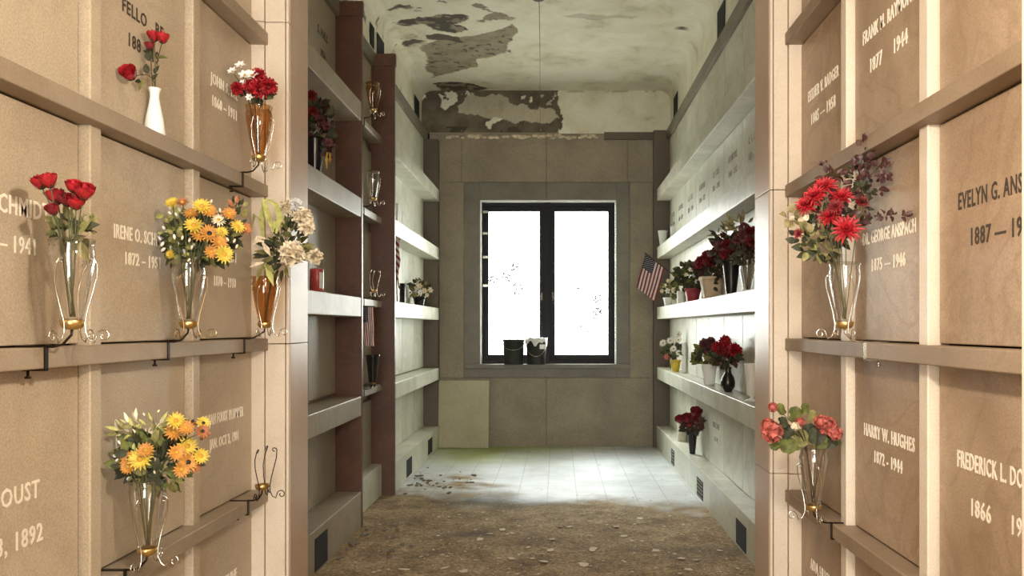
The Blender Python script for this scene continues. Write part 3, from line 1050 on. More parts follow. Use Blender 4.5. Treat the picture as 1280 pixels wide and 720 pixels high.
def holder(s, xl, y, ztop, label, wire='wire_brass', clampmat='dark_iron', xoff=.07, fz=.06, strap=True, depth=.075, th=.055, angs=(90, -90, 0), group='wire vase holders', up=True):
    """clamp on a ledge with a ferrule and three scrolled wires.  s: +1 on the left wall, -1 on the right (towards the room)"""
    t = thing('vase_holder', label, 'vase holder', (xl, y, ztop), group)
    mb = MB()
    mb.box(-s * depth, s * .003, -.006, .006, .0, .004)
    mb.box(0, s * .004, -.007, .007, -th - .004, .004)
    mb.box(-s * .055, s * .004, -.006, .006, -th - .006, -th - .001)
    cl = mb.build('clamp', clampmat, t, None)
    mb = MB(); mb.tube([(-s * .045, 0, -th - .004), (-s * .045, 0, -th - .026)], .0035, 8)
    mb.lathe([(.0005, -.004), (.008, -.004), (.008, .002), (.0005, .002)], (-s * .045, 0, -th - .022), 8)
    mb.build('screw', clampmat, cl)
    mb = MB()
    mb.tube([(0, 0, .003), (s * .02, 0, .002), (s * .045, 0, .008), (s * xoff * .97, 0, fz * .55), (s * xoff, 0, fz - .012)], .0035, 8)
    mb.build('arm', clampmat, t)
    c = (s * xoff, 0, fz)
    mb = MB(); mb.lathe([(.004, -.014), (.021, -.011), (.027, -.004), (.031, .010), (.029, .012), (.025, .006)], c, 16)
    mb.build('ferrule', 'ferrule_gold', t)
    for ang in angs:
        # profile in (radius, height) from the lower curl, past the ferrule, up along the glass to a small hook
        low = spiral((.082, -.030), .019, PI * 1.02, -1.15, 16)[::-1]
        path = low + [(.058, -.047), (.043, -.038), (.034, -.018), (.0325, .004), (.037, .04), (.048, .085), (.058, .125), (.062, .155)]
        hook = spiral((.052, .160), .011, 0, .8, 8, .5)
        path += hook
        a = math.radians(ang)
        n = len(path)
        pts = []
        for i, (r_, z_) in enumerate(path):
            sw = .28 * math.sin(max(0, (z_ - .0) / .16) * PI) if z_ > 0 else 0     # gentle S sideways
            aa = a + sw * (1 if ang >= 0 else -1)
            pts.append((c[0] + s * r_ * math.cos(aa), c[1] + r_ * math.sin(aa), c[2] + z_))
        mb = MB(); mb.tube(pts, .0021, 6)
        mb.build('scroll_wire', wire, t)
    return t, Vector((xl + s * xoff, y, ztop + fz))


def glass_vase(pos, mat, label, h=.215, rs=1.0, group='glass flower vases', z0=.004):
    prof = [(.010, 0), (.0225, 0), (.027, .02), (.035, .06), (.0455, .115), (.0535, .16), (.054, .18), (.050, .198), (.055, .215)]
    prof = [(r * rs, z * h / .215) for r, z in prof]
    inner = [(max(.001, r - .0028), z + .003) for r, z in prof][::-1]
    mb = MB(); mb.lathe(prof + inner[:-1] + [(.001, .004)], (0, 0, 0), 28)
    o = mb.build('flower_vase', mat, None, Vector(pos) + Vector((0, 0, z0)))
    return tag(o, label, 'vase', group)


def pot(name, pos, prof, mat, label, cat='pot', group=None, sq=0, seg=24, wall=.006):
    inner = [(max(.001, r - wall), z) for r, z in prof][::-1]
    mb = MB(); mb.lathe(prof + inner[:-1] + [(.001, wall)], (0, 0, 0), seg, 0, sq)
    o = mb.build(name, mat, None, pos)
    return tag(o, label, cat, group)


XLL, XRL = XL + .074, XR - .074
ZT = [z + .055 for z in LEDGES]
# --- left wall, third ledge up: white bud vase with two red roses
vp = Vector((-1.368, 2.715, ZT[2]))
pot('bud_vase', vp, [(.033, 0), (.034, .006), (.029, .05), (.019, .10), (.0145, .13), (.016, .145), (.022, .158)], 'ceramic_white', 'slim white bud vase standing on the third left ledge', 'vase', None, 0, 24, .003)
bouquet('two red roses and buds in the slim white bud vase', vp + Vector((0, 0, .03)), vp + Vector((0, 0, .155)),
        [(162, 93, 8.5, 'rose', 'red'), (203, 48, 7, 'rose', 'red'), (192, 46, 7, 'rose', 'red'), (187, 58, 5, 'rose', 'dark_red')],
        [(180, 100, 15, 'l', 'leaf_olive', 250, .25), (184, 92, 14, 'l', 'leaf_dark', 100, .3), (190, 100, 12, 'l', 'leaf_dark', 40), (196, 72, 14, 'l', 'leaf_green', 5, .18), (190, 70, 14, 'l', 'leaf_dark', 120, .35), (186, 76, 14, 'l', 'leaf_dark', 80, .4), (176, 103, 10, 'l', 'leaf_dark', 160, .3), (193, 92, 12, 'l', 'leaf_dark', 60, .3)], rim=.006)
# --- amber vase, red and white flowers
t, f = holder(1, XLL, 3.38, ZT[2], 'clamped wire holder carrying the amber vase of red and white flowers', 'wire_steel')
glass_vase(f, 'amber_glass', 'amber glass vase holding red and white flowers, third left ledge')
bouquet('red and white artificial flowers in the upper amber vase', f + Vector((0, 0, .02)), f + Vector((0, 0, .2)),
        [(297, 111, 8, 'ruffle', 'red'), (324, 111, 12, 'ruffle', 'red'), (336, 108, 10, 'ruffle', 'red'), (323, 95, 9, 'ruffle', 'red'), (313, 108, 8, 'ruffle', 'red'), (291, 90, 6, 'open', 'white_petal'), (301, 83, 6.5, 'open', 'white_petal'), (306, 95, 7, 'open', 'white_petal', None, -.05), (315, 95, 7.5, 'open', 'white_petal', None, -.05), (303, 105, 5, 'open', 'white_petal'), (312, 122, 4.5, 'open', 'white_petal')],
        [(330, 122, 14, 'l', 'leaf_dark', 0, .35), (326, 124, 14, 'l', 'leaf_dark', 200, .35), (335, 120, 12, 'l', 'leaf_dark', 20, .4), (318, 120, 14, 'l', 'leaf_dark', 110, .35), (325, 122, 13, 'l', 'leaf_dark', 270, .4), (340, 116, 9, 'l', 'leaf_dark', 15, .3)],
        fill=[(318, 112, 22, 14, 30, 9, .3, ['leaf_dark', 'leaf_green'])])
# --- left wall, second ledge
t, f = holder(1, XLL, 2.08, ZT[1], 'large wire holder carrying the clear vase of red roses', 'wire_steel')
glass_vase(f, 'clear_glass', 'clear glass vase of red roses, left ledge nearest the camera')
bouquet('red roses in the clear vase nearest the camera on the left', f + Vector((0, 0, .02)), f + Vector((0, 0, .2)),
        [(50, 229, 8.5, 'rose', 'red'), (61, 227, 9, 'rose', 'red'), (70, 247, 10, 'rose', 'red'), (84, 251, 8.5, 'rose', 'dark_red'), (95, 254, 9.5, 'rose', 'red'), (92, 234, 8, 'rose', 'red'), (105, 241, 10.5, 'rose', 'red'), (66, 263, 7, 'rose', 'dark_red')],
        [(78, 285, 26, 'l', 'leaf_olive', 140, .25), (85, 290, 24, 'l', 'leaf_dark', 170, .3), (100, 292, 26, 'l', 'leaf_olive', 60, .25), (108, 290, 22, 'l', 'leaf_green', 75, .3), (90, 275, 24, 'l', 'leaf_olive', 115, .22), (98, 290, 22, 'l', 'leaf_tan', 200, .3), (88, 300, 26, 'l', 'leaf_tan', 230, .3), (100, 303, 26, 'l', 'leaf_olive', 290, .3), (80, 298, 22, 'l', 'leaf_dark', 200, .35), (104, 285, 20, 'l', 'leaf_dark', 20, .3)],
        fill=[(92, 287, 27, 16, 64, 15, .3, ['leaf_dark', 'leaf_olive', 'leaf_green', 'leaf_tan'])])
t, f = holder(1, XLL, 2.735, ZT[1], 'wire holder carrying the clear vase of yellow daisies, second left ledge', 'wire_brass')
glass_vase(f, 'clear_glass', 'clear glass vase of yellow daisies on the second left ledge')
bouquet('yellow and orange daisy bouquet with white buds above the second left ledge', f + Vector((0, 0, .02)), f + Vector((0, 0, .2)),
        [(252, 258, 9, 'daisy', 'yellow'), (261.5, 264, 7.5, 'daisy', 'orange'), (239, 267, 7, 'daisy', 'orange'), (242, 282, 9, 'daisy', 'yellow'), (248.5, 293.5, 8, 'daisy', 'orange'),
         (261.5, 292, 9.5, 'daisy', 'orange', 'seed_black'), (274.5, 303, 8, 'daisy', 'orange'), (264.5, 315, 7, 'daisy', 'orange'), (280.5, 318, 9, 'daisy', 'yellow'), (297, 283, 7, 'daisy', 'yellow'),
         (307, 286, 7, 'daisy', 'rust'), (287, 267, 7, 'daisy', 'orange'), (215, 254, 7, 'daisy', 'yellow'), (228, 253, 6, 'daisy', 'rust'), (273, 275, 7, 'daisy', 'cream_petal'), (277, 290, 6, 'daisy', 'yellow'), (213, 318, 5, 'daisy', 'yellow')],
        (), fill=[(250, 303, 42, 30, 210, 16, .28, ['leaf_dark', 'leaf_green', 'leaf_dark', 'leaf_olive']), (222, 270, 20, 16, 24, 10, .3, ['leaf_olive', 'leaf_lime']), (222, 302, 18, 20, 60, 11, .32, ['leaf_olive', 'leaf_green', 'leaf_dark', 'leaf_lime']), (292, 272, 18, 20, 30, 12, .3, ['leaf_olive', 'rust', 'leaf_dark'])],
        sprigs=[([(205, 285), (215, 284), (200, 298), (203, 305), (209, 302), (222, 305), (217, 321), (208, 292), (218, 296), (226, 288), (204, 312), (214, 310), (230, 314), (222, 322)], 'white_petal', 3.2), ([(236, 325), (251, 312), (246, 318), (240, 309), (233, 291), (237, 300), (242, 305), (228, 297)], 'cream_petal', 2.6), ([(264, 252), (275, 263), (296, 308), (293, 301), (286, 294), (290, 297), (284, 299), (288, 320)], 'cream_petal', 2.8), ([(218, 257), (224, 262), (213, 260), (220, 268), (212, 266)], 'white_petal', 2.6)])
t, f = holder(1, XLL, 3.398, ZT[1], 'wire holder carrying the amber vase of white carnations', 'wire_steel', xoff=.088)
glass_vase(f, 'amber_glass', 'amber glass vase holding white carnations and lily leaves', .2)
bouquet('cream carnations with long lily leaves in the lower amber vase', f + Vector((0, 0, .02)), f + Vector((0, 0, .19)),
        [(359, 259, 11, 'ruffle', 'cream_petal'), (378, 272, 12, 'ruffle', 'cream_petal'), (383, 284, 10, 'ruffle', 'cream_petal'), (365, 317, 15, 'ruffle', 'cream_petal', None, -.08), (393, 321, 10, 'ruffle', 'cream_petal'), (349, 278, 6, 'ruffle', 'cream_petal'), (370, 256, 8, 'ruffle', 'white_petal')],
        (), fill=[(355, 310, 20, 32, 60, 20, .16, ['leaf_dark', 'leaf_olive', 'leaf_dark', 'leaf_green']), (374, 298, 14, 14, 14, 14, .3, ['leaf_olive', 'leaf_green'])],
        long_leaves=[([(330, 300, -.02), (326, 275, -.03), (330, 255, -.03), (328, 248, -.02)], 'leaf_lime', 3.5), ([(342, 290, -.05), (335, 270, -.06), (330, 250, -.05), (345, 250, -.04)], 'leaf_lime', 4), ([(345, 292, -.06), (350, 272, -.07), (345, 256, -.06), (332, 247, -.05)], 'leaf_lime', 4), ([(352, 270, -.05), (344, 280, -.06), (342, 288, -.06)], 'leaf_lime', 3),
                     ([(330, 302, -.06), (322, 300, -.07), (314, 308, -.07)], 'cream_petal', 3), ([(328, 303, -.06), (334, 312, -.07), (338, 320, -.07)], 'cream_petal', 3.5), ([(332, 298, -.06), (322, 296, -.07), (316, 302, -.07)], 'cream_petal', 2.5), ([(330, 328, -.06), (320, 330, -.07), (312, 334, -.07)], 'cream_petal', 2.5), ([(332, 330, -.06), (338, 336, -.07), (344, 342, -.07)], 'leaf_olive', 3),
                     ([(330, 330, -.06), (324, 340, -.07), (320, 352, -.07)], 'leaf_olive', 3.5), ([(331, 330, -.06), (338, 345, -.07), (342, 358, -.07)], 'leaf_lime', 4), ([(326, 275, -.03), (318, 268, -.03), (314, 290, -.03)], 'leaf_olive', 2.5)])
# --- left wall, lowest ledge
t, f = holder(1, XLL, 2.46, ZT[0], 'wire holder carrying the clear vase of orange daisies, lowest left ledge', 'wire_steel')
glass_vase(f, 'clear_glass', 'clear glass vase of orange daisies on the lowest left ledge')
bouquet('orange and yellow daisy bouquet with grassy sprigs above the lowest left ledge', f + Vector((0, 0, .02)), f + Vector((0, 0, .2)),
        [(161, 574, 9, 'daisy', 'orange', 'seed_black'), (175, 574, 11, 'daisy', 'yellow'), (182, 563, 8, 'daisy', 'orange'), (160, 583, 8, 'daisy', 'orange'), (217.5, 540, 9, 'daisy', 'orange'), (220, 526, 9, 'daisy', 'yellow'), (233, 535, 8, 'daisy', 'orange'), (254, 529, 7, 'daisy', 'yellow', 'seed_black'), (253, 539, 7, 'daisy', 'rust', 'seed_black'),
         (221, 566, 8.5, 'daisy', 'orange'), (234, 558, 10, 'daisy', 'yellow'), (235, 578, 10, 'daisy', 'orange', 'seed_black'), (251, 570, 8, 'daisy', 'yellow'), (227, 587, 8, 'daisy', 'orange'), (244, 584, 6, 'daisy', 'rust')],
        (), fill=[(195, 574, 46, 34, 250, 16, .3, ['leaf_dark', 'leaf_green', 'leaf_dark', 'leaf_olive']), (183, 540, 40, 16, 90, 14, .14, ['leaf_lime', 'leaf_olive', 'cream_petal']), (232, 545, 20, 18, 30, 10, .3, ['rust', 'leaf_dark'])],
        sprigs=[([(149, 553), (152, 562), (146, 575), (145, 576), (143, 570), (167, 589), (160, 598), (170, 596)], 'white_petal', 2.4), ([(180, 518), (198, 514), (193, 590), (208, 588), (210, 567), (197, 547), (186, 553)], 'cream_petal', 2.2)])
# empty holder
holder(1, XLL, 3.44, ZT[0], 'empty dark wire holder with open scrolls beside the left pilaster', 'dark_iron', xoff=.062)
# --- right wall
t, f = holder(-1, XRL, 2.72, ZT[1], 'pale wire holder carrying the vase of red mums, right wall', 'wire_steel', 'wire_steel')
glass_vase(f, 'clear_glass', 'clear glass vase of red mums on the right wall', .205, .95)
bouquet('large bouquet of red mums with dark sprays on the right wall', f + Vector((0, 0, .02)), f + Vector((0, 0, .19)),
        [(1009, 255, 14, 'mum', 'red'), (1030, 234, 14, 'mum', 'red'), (1019, 244, 13, 'mum', 'red'), (1052, 246, 13, 'mum', 'red'), (1037, 270, 13, 'mum', 'red'), (1058, 286, 16, 'mum', 'red'), (1077, 252, 9, 'mum', 'dark_red'), (1045, 258, 9, 'mum', 'dark_red'), (998, 292, 6, 'mum', 'dark_red')],
        (), fill=[(1024, 298, 32, 22, 100, 13, .36, ['leaf_tan', 'leaf_olive', 'leaf_dark', 'leaf_dark']), (1000, 280, 12, 12, 10, 11, .4, ['leaf_tan', 'cream_petal']), (1036, 262, 26, 24, 50, 12, .3, ['leaf_dark', 'leaf_purple']), (1060, 262, 26, 26, 60, 11, .3, ['leaf_purple', 'leaf_dark']), (1074, 225, 13, 24, 70, 9, .36, ['leaf_purple', 'leaf_purple', 'leaf_dark']),
                  (1082, 193, 8, 20, 26, 9, .42, ['leaf_purple']), (1097, 171, 12, 5, 8, 11, .45, ['leaf_purple']), (1107, 212, 5, 14, 18, 9, .42, ['leaf_purple']), (1088, 240, 12, 18, 20, 12, .36, ['leaf_purple', 'leaf_dark']), (1040, 219, 14, 4, 12, 14, .2, ['leaf_purple']), (1034, 205, 5, 9, 7, 6, .3, ['leaf_purple']), (1113, 269, 26, 3, 34, 7, .3, ['leaf_purple']), (988, 272, 6, 12, 8, 11, .45, ['leaf_tan'])],
        long_leaves=[([(1076, 240, 0), (1090, 218, .02), (1104, 202, .03), (1108, 200, .03)], 'stem_brown', 1.2), ([(1076, 240, 0), (1082, 215, .02), (1086, 195, .03), (1092, 180, .03)], 'stem_brown', 1.2)], flat=.8)
t, f = holder(-1, XRL, 3.05, ZT[0], 'wire holder carrying the vase of coral geraniums, right wall', 'wire_steel', 'dark_iron')
glass_vase(f, 'clear_glass', 'clear glass vase of coral geraniums on the lowest right ledge', .225, 1.0)
bouquet('coral geraniums with round green leaves beside the right pilaster', f + Vector((0, 0, .02)), f + Vector((0, 0, .21)),
        [(965, 540, 13, 'cluster', 'coral'), (960, 532, 9, 'cluster', 'coral'), (1033, 532, 12, 'cluster', 'coral'), (1044, 541, 9, 'cluster', 'coral'), (1026, 527, 8, 'cluster', 'coral'), (966, 509, 6, 'cluster', 'coral'), (1000, 528, 6, 'cluster', 'coral'), (994, 533, 5, 'cluster', 'cream_petal')],
        [(x, y, r, 'lobed', m) for x, y, r, m in ((975, 512, 9, 'leaf_green'), (993, 518, 11, 'leaf_green'), (1005, 511, 8, 'leaf_green'), (1015, 520, 8, 'leaf_olive'), (970, 555, 10, 'leaf_green'), (985, 556, 12, 'leaf_green'), (1000, 548, 13, 'leaf_olive'), (1012, 540, 12, 'leaf_dark'), (1025, 552, 11, 'leaf_green'), (1038, 552, 10, 'leaf_dark'), (983, 540, 11, 'leaf_dark'), (1020, 545, 12, 'leaf_dark'), (995, 556, 9, 'leaf_green'), (1045, 551, 7, 'leaf_green'), (978, 528, 8, 'leaf_dark'))], stemmat='stem_brown')

# ------------------------------------------------------------------ far room things
CUP = [(.05, 0), (.052, .005), (.06, .08), (.074, .17), (.076, .18)]


def scaled(prof, w, h):
    mr = max(r for r, z in prof); mz = max(z for r, z in prof)
    return [(r * w / 2 / mr, z * h / mz) for r, z in prof]


TAPER = [(.62, 0), (.64, .03), (.82, .6), (.92, .86), (1.0, .87), (1.0, 1.0)]
CONE = [(.55, 0), (.56, .02), (.75, .5), (.95, .95), (1.0, 1.0)]
BULB = [(.5, 0), (.55, .03), (.95, .22), (1.0, .38), (.85, .58), (.5, .75), (.42, .88), (.52, 1.0)]
GOB = [(.8, 0), (.8, .03), (.25, .07), (.3, .13), (.72, .16), (.8, .5), (.95, .96), (1, 1)]
XS = 1.30


def far_item(px, shelf_top, w_px, h_px, prof, mat, name, label, cat, xs=XS, sq=0, group=None):
    Y = abs(xs) * 1000 / abs(px - 697)
    pos = Vector((xs, Y, shelf_top + .001))
    w = w_px * Y / 1000; h = h_px * Y / 1000
    pot(name, pos, scaled(prof, w, h), mat, label, cat, group, sq, 20 if not sq else 24)
    return pos, h


# right, shelf two up (z 1.735)
p_, h_ = far_item(835, SH[1], 13, 11, TAPER, 'ceramic_white', 'flower_pot', 'tiny white pot of pale flowers at the window end of the right shelf', 'pot')
bouquet('small pale flowers in the tiny white pot near the flag', p_ + Vector((0, 0, .03)), p_ + Vector((0, 0, h_)),
        [(831, 358, 3.5, 'open', 'cream_petal'), (836, 352, 3.5, 'open', 'cream_petal'), (835, 364, 4, 'open', 'white_petal'), (842, 362, 3, 'open', 'cream_petal'), (828, 364, 3, 'open', 'cream_petal')], (), 'small plants of the far room', [(836, 364, 10, 8, 40, 6, .35, ['leaf_dark', 'leaf_green', 'leaf_olive'])])
far_item(851, SH[1], 9, 17, [(1, 0), (1, .02), (1, .98), (1, 1)], 'ceramic_white', 'candle_holder', 'plain white block-shaped holder behind the red pot', 'candle holder', 1.34, .9)
p_, h_ = far_item(866, SH[1], 22, 17, TAPER, 'pot_red', 'flower_pot', 'red flower pot with dark leafy plant on the right shelf', 'pot')
redpot = p_
bouquet('dark leafy plant with white flowers in the red pot', p_ + Vector((0, 0, .03)), p_ + Vector((0, 0, h_)),
        [(864, 338, 4, 'open', 'white_petal'), (868, 345, 3.5, 'open', 'white_petal'), (858, 344, 3, 'open', 'cream_petal'), (871, 352, 3, 'open', 'white_petal')], (), 'small plants of the far room', [(861, 345, 16, 14, 130, 8, .42, ['leaf_dark', 'leaf_dark', 'leaf_green'])])
p_, h_ = far_item(889, SH[1], 29, 27, TAPER, 'pot_tan', 'flower_pot', 'tan square pot of dark red flowers beside the tall black vase', 'pot', XS, .8)
bouquet('dark red flowers with trailing leaves in the tan pot', p_ + Vector((0, 0, .03)), p_ + Vector((0, 0, h_)),
        [(876, 327, 7, 'ruffle', 'dark_red'), (884, 320, 7, 'ruffle', 'dark_red'), (893, 318, 7, 'ruffle', 'dark_red'), (890, 328, 7, 'ruffle', 'dark_red'), (874, 331, 5, 'ruffle', 'dark_red')], (), 'dark bouquets of the right shelf', [(888, 334, 18, 8, 90, 9, .35, ['leaf_dark', 'leaf_purple']), (889, 352, 5, 14, 30, 7, .3, ['leaf_dark'])])
p_, h_ = far_item(914, SH[1], 23, 42, CONE, 'pot_black', 'flower_vase', 'tall black vase of dark flowers on the right shelf', 'vase')
bouquet('dark red bouquet in the tall black vase', p_ + Vector((0, 0, .05)), p_ + Vector((0, 0, h_)),
        [(900, 308, 7, 'ruffle', 'dusky_red'), (908, 306, 7, 'ruffle', 'dark_red'), (916, 312, 7, 'ruffle', 'dark_red'), (905, 318, 6, 'ruffle', 'dark_red')], (), 'dark bouquets of the right shelf', [(910, 312, 20, 16, 120, 10, .3, ['leaf_dark', 'leaf_purple']), (908, 296, 16, 10, 22, 12, .14, ['leaf_tan', 'leaf_olive', 'leaf_dark'])])
Yg = XS * 1000 / (934 - 697)
gp = Vector((XS, Yg, SH[1]))
glass_vase(gp, 'clear_glass', 'clear glass vase of dusky flowers at the near end of right shelf', .19, 1.0, 'glass flower vases', .001)
bouquet('dusky red bouquet in the clear vase next to the right jamb', gp + Vector((0, 0, .02)), gp + Vector((0, 0, .18)),
        [(928, 296, 8, 'ruffle', 'dusky_red'), (937, 290, 8, 'ruffle', 'dark_red'), (930, 284, 6, 'ruffle', 'dusky_red'), (940, 302, 7, 'ruffle', 'dark_red'), (922, 300, 6, 'ruffle', 'dusky_red')], (), 'dark bouquets of the right shelf', [(933, 312, 14, 18, 90, 11, .3, ['leaf_dark', 'leaf_purple']), (925, 280, 12, 10, 24, 13, .14, ['leaf_tan', 'leaf_olive'])])
# right, lowest shelf (z 1.0)
p_, h_ = far_item(844.5, SH[0], 14, 15, TAPER, 'pot_yellow', 'flower_pot', 'yellow pot of white flowers at the window end of lowest shelf', 'pot')
bouquet('white daisies on tall stems in the yellow pot', p_ + Vector((0, 0, .03)), p_ + Vector((0, 0, h_)),
        [(829, 429, 4, 'daisy', 'white_petal'), (838, 426, 4, 'daisy', 'white_petal'), (848, 418, 3.5, 'daisy', 'white_petal'), (848, 425, 3.5, 'daisy', 'white_petal'), (842, 436, 3.5, 'daisy', 'white_petal'), (834, 446, 4, 'open', 'coral'), (848, 441, 3, 'daisy', 'white_petal')], (), 'small plants of the far room', [(841, 438, 10, 8, 50, 7, .3, ['leaf_dark', 'leaf_green'])])
far_item(855, SH[0], 6, 38, [(1, 0), (1, .02), (.9, .98), (.9, 1)], 'ceramic_white', 'candle', 'tall white candle behind the yellow pot', 'candle', 1.35)
p_, h_ = far_item(886.5, SH[0], 20, 26, TAPER, 'ceramic_white', 'flower_pot', 'white pot of dusky pink flowers on the lowest right shelf', 'pot', XS, .6)
bouquet('dusky pink flowers with green leaves in the white pot', p_ + Vector((0, 0, .03)), p_ + Vector((0, 0, h_)),
        [(880, 429, 6, 'ruffle', 'dusky_red'), (888, 427, 6, 'ruffle', 'dusky_red'), (884, 436, 6, 'ruffle', 'dusky_red'), (891, 434, 5, 'ruffle', 'dusky_red')], (), 'small plants of the far room', [(882, 444, 13, 9, 70, 9, .36, ['leaf_dark', 'leaf_green', 'leaf_olive']), (873, 452, 6, 6, 14, 9, .36, ['leaf_olive', 'leaf_green'])])
p_, h_ = far_item(910, SH[0], 18, 31, BULB, 'pot_black', 'flower_vase', 'black bulb-shaped vase of red flowers on the lowest right shelf', 'vase')
bouquet('red blooms in the black bulb-shaped vase', p_ + Vector((0, 0, .05)), p_ + Vector((0, 0, h_)),
        [(898, 434, 7.5, 'ruffle', 'red'), (906, 427, 7.5, 'ruffle', 'red'), (919, 437, 8, 'ruffle', 'red'), (912, 441, 7, 'ruffle', 'dark_red'), (902, 438, 6, 'ruffle', 'dark_red')], (), 'dark bouquets of the right shelf', [(908, 448, 13, 8, 80, 9, .3, ['leaf_dark', 'leaf_purple'])])
far_item(940, SH[0], 19, 47, GOB, 'ceramic_white', 'goblet', 'empty white goblet vase beside the right jamb, lowest shelf', 'vase')
# right plinth
p_, h_ = far_item(865.5, BZ, 13, 28, CONE, 'pot_black', 'flower_vase', 'dark vase of red roses standing on the right plinth', 'vase', 1.30)
bouquet('dark red roses in the dark vase on the right plinth', p_ + Vector((0, 0, .05)), p_ + Vector((0, 0, h_)),
        [(850, 525, 5, 'rose', 'dark_red'), (859, 524, 6, 'rose', 'dark_red'), (862, 530, 6, 'rose', 'dark_red'), (870, 517, 6.5, 'rose', 'dark_red'), (867, 523, 6, 'rose', 'dark_red'), (872, 526, 5, 'rose', 'dark_red')], (), 'dark bouquets of the right shelf', [(866, 532, 11, 9, 70, 8, .35, ['leaf_dark', 'leaf_purple'])])
far_item(852, BZ, 10, 25, [(1, 0), (1, .01), (1, .99), (1, 1)], 'paper_cream', 'card_box', 'upright cream box behind the dark vase on right plinth', 'box', 1.33, .9)
# right, shelf three up and top
far_item(828.5, SH[2], 13, 20, CONE, 'ceramic_white', 'flower_vase', 'empty white vase at window end of the third right shelf', 'vase', 1.29)
far_item(840.5, SH[2], 6, 18, CONE, 'ceramic_white', 'flower_vase', 'slimmer empty white vase, second from the window on third shelf', 'vase', 1.31)
far_item(940.5, SH[3], 6, 15, BULB, 'ceramic_white', 'flower_vase', 'small white vase on the topmost right shelf by the jamb', 'vase', 1.30)


# flags
def flag(label, stick_a, stick_b, hoist, fly, hang, group='small american flags', amp=.02, droop=0.0):
    """stick from a to b; the hoist lies along the last part of the stick at b; cloth falls along 'hang'"""
    a, b = Vector(stick_a), Vector(stick_b)
    t = thing('stick_flag', label, 'flag', a, group)
    mb = MB(); mb.tube([Vector((0, 0, 0)), (b - a)], .005, 8); mb.ball(b - a, .009, 0, (1, 1, 1), 8, 5)
    mb.build('stick', 'wood_stick', t)
    u = (a - b).normalized(); hang = Vector(hang).normalized()
    nrm = u.cross(hang).normalized()
    NU, NV = 26, 30
    def pt(i, j, off=0):
        s = i / NU; v = j / NV
        p = (b - a) + u * (hoist * s) + hang * (fly * v) + u * (droop * v * (.5 - s))
        w = amp * math.sin(v * 7 + s * 5.5) * v ** .6 + amp * .6 * math.sin(s * 12 + v * 2) * v
        return p + nrm * (w + off)
    mb = MB()
    vs = [pt(i, j) for i in range(NU + 1) for j in range(NV + 1)]
    for i in range(NU):
        for j in range(NV):
            stripe = i // 2
            m = 0 if stripe % 2 == 0 else 1
            if stripe < 7 and j < NV * .4: m = 2
            k = i * (NV + 1) + j
            mb.f.append([k, k + 1, k + NV + 2, k + NV + 1]); mb.mi.append(m); mb.sm.append(True)
    mb.v = [tuple(v) for v in vs]
    # stars
    for r in range(9):
        for c in range(6 if r % 2 == 0 else 5):
            ci = (r + 1) / 10 * 14; cj = ((c + .5) / 6 if r % 2 == 0 else (c + 1) / 6) * NV * .4
            for off in (-.0012, .0012):
                pts = []
                for q in range(10):
                    rr = (.42 if q % 2 == 0 else .17)
                    an = 2 * PI * q / 10
                    pts.append(pt(ci + rr * 1.5 * math.cos(an), cj + rr * 1.1 * math.sin(an), off))
                mb.add(pts, [tuple(range(10))], 1)
    mb.build('cloth', ['flag_red', 'flag_white', 'flag_blue'], t)
    return t


a_ = redpot + Vector((-.02, 0, .13)); b_ = P(807, 317, 7.8)
flag('small striped flag on a stick leaning out from the red pot', a_, b_, .235, .34, (-.28, -.05, -1), amp=.02)
flag('small flag hanging below the narrow bay ledge', Vector((-1.46, 6.4, 1.660)), Vector((-1.566, 6.4, 1.660)), .095, .32, (.06, -.12, -1), amp=.014, droop=.0)
flag('dark furled flag standing in the last left bay beside the fin', Vector((-1.50, 7.48, SH[1])), Vector((-1.52, 7.44, SH[1] + .72)), .5, .13, (.25, .6, -1.2), amp=.02)

# left far room things
LZ = [z - .02 for z in SH]
p_, h_ = far_item(393, LZ[2], 26, 46, CONE, 'pot_black', 'flower_vase', 'black vase of dark flowers in the first left bay', 'vase', -1.54)
bouquet('dark flowers with orange petals in the first left bay', p_ + Vector((0, 0, .05)), p_ + Vector((0, 0, h_)),
        [(389, 120, 7, 'ruffle', 'dark_red'), (391, 140, 7, 'ruffle', 'dark_red'), (400, 150, 6, 'ruffle', 'dusky_red'), (408, 158, 5, 'ruffle', 'dusky_red'), (411, 178, 5, 'mum', 'dusky_red')], (), 'dark bouquets of the left bays',
        [(397, 156, 15, 30, 150, 12, .3, ['leaf_dark', 'leaf_purple', 'leaf_dark']), (411, 185, 6, 8, 16, 9, .4, ['leaf_purple'])], long_leaves=[([(409, 190, -.05), (408, 200, -.06), (409, 212, -.06)], 'yellow', 1.6), ([(412, 190, -.05), (413, 198, -.06), (412, 206, -.06)], 'orange', 1.6)])
t = thing('candle', 'red votive candle with white label in the first left bay', 'candle', (-1.50, 4.98, LZ[1] + .001))
mb = MB(); mb.lathe([(.036, 0), (.042, .004), (.042, .135), (.038, .142), (.036, .142), (.036, .12), (.001, .12)], (0, 0, 0), 24); mb.build('glass_body', 'candle_red', t)
mb = MB()
vs = []
for i in range(9):
    a = -.9 + i * .17
    for z in (.02, .12):
        vs.append((.0428 * math.cos(a), .0428 * math.sin(a), z))
mb.grid(vs, 9, 2); mb.build('paper_label', 'ceramic_white', t)
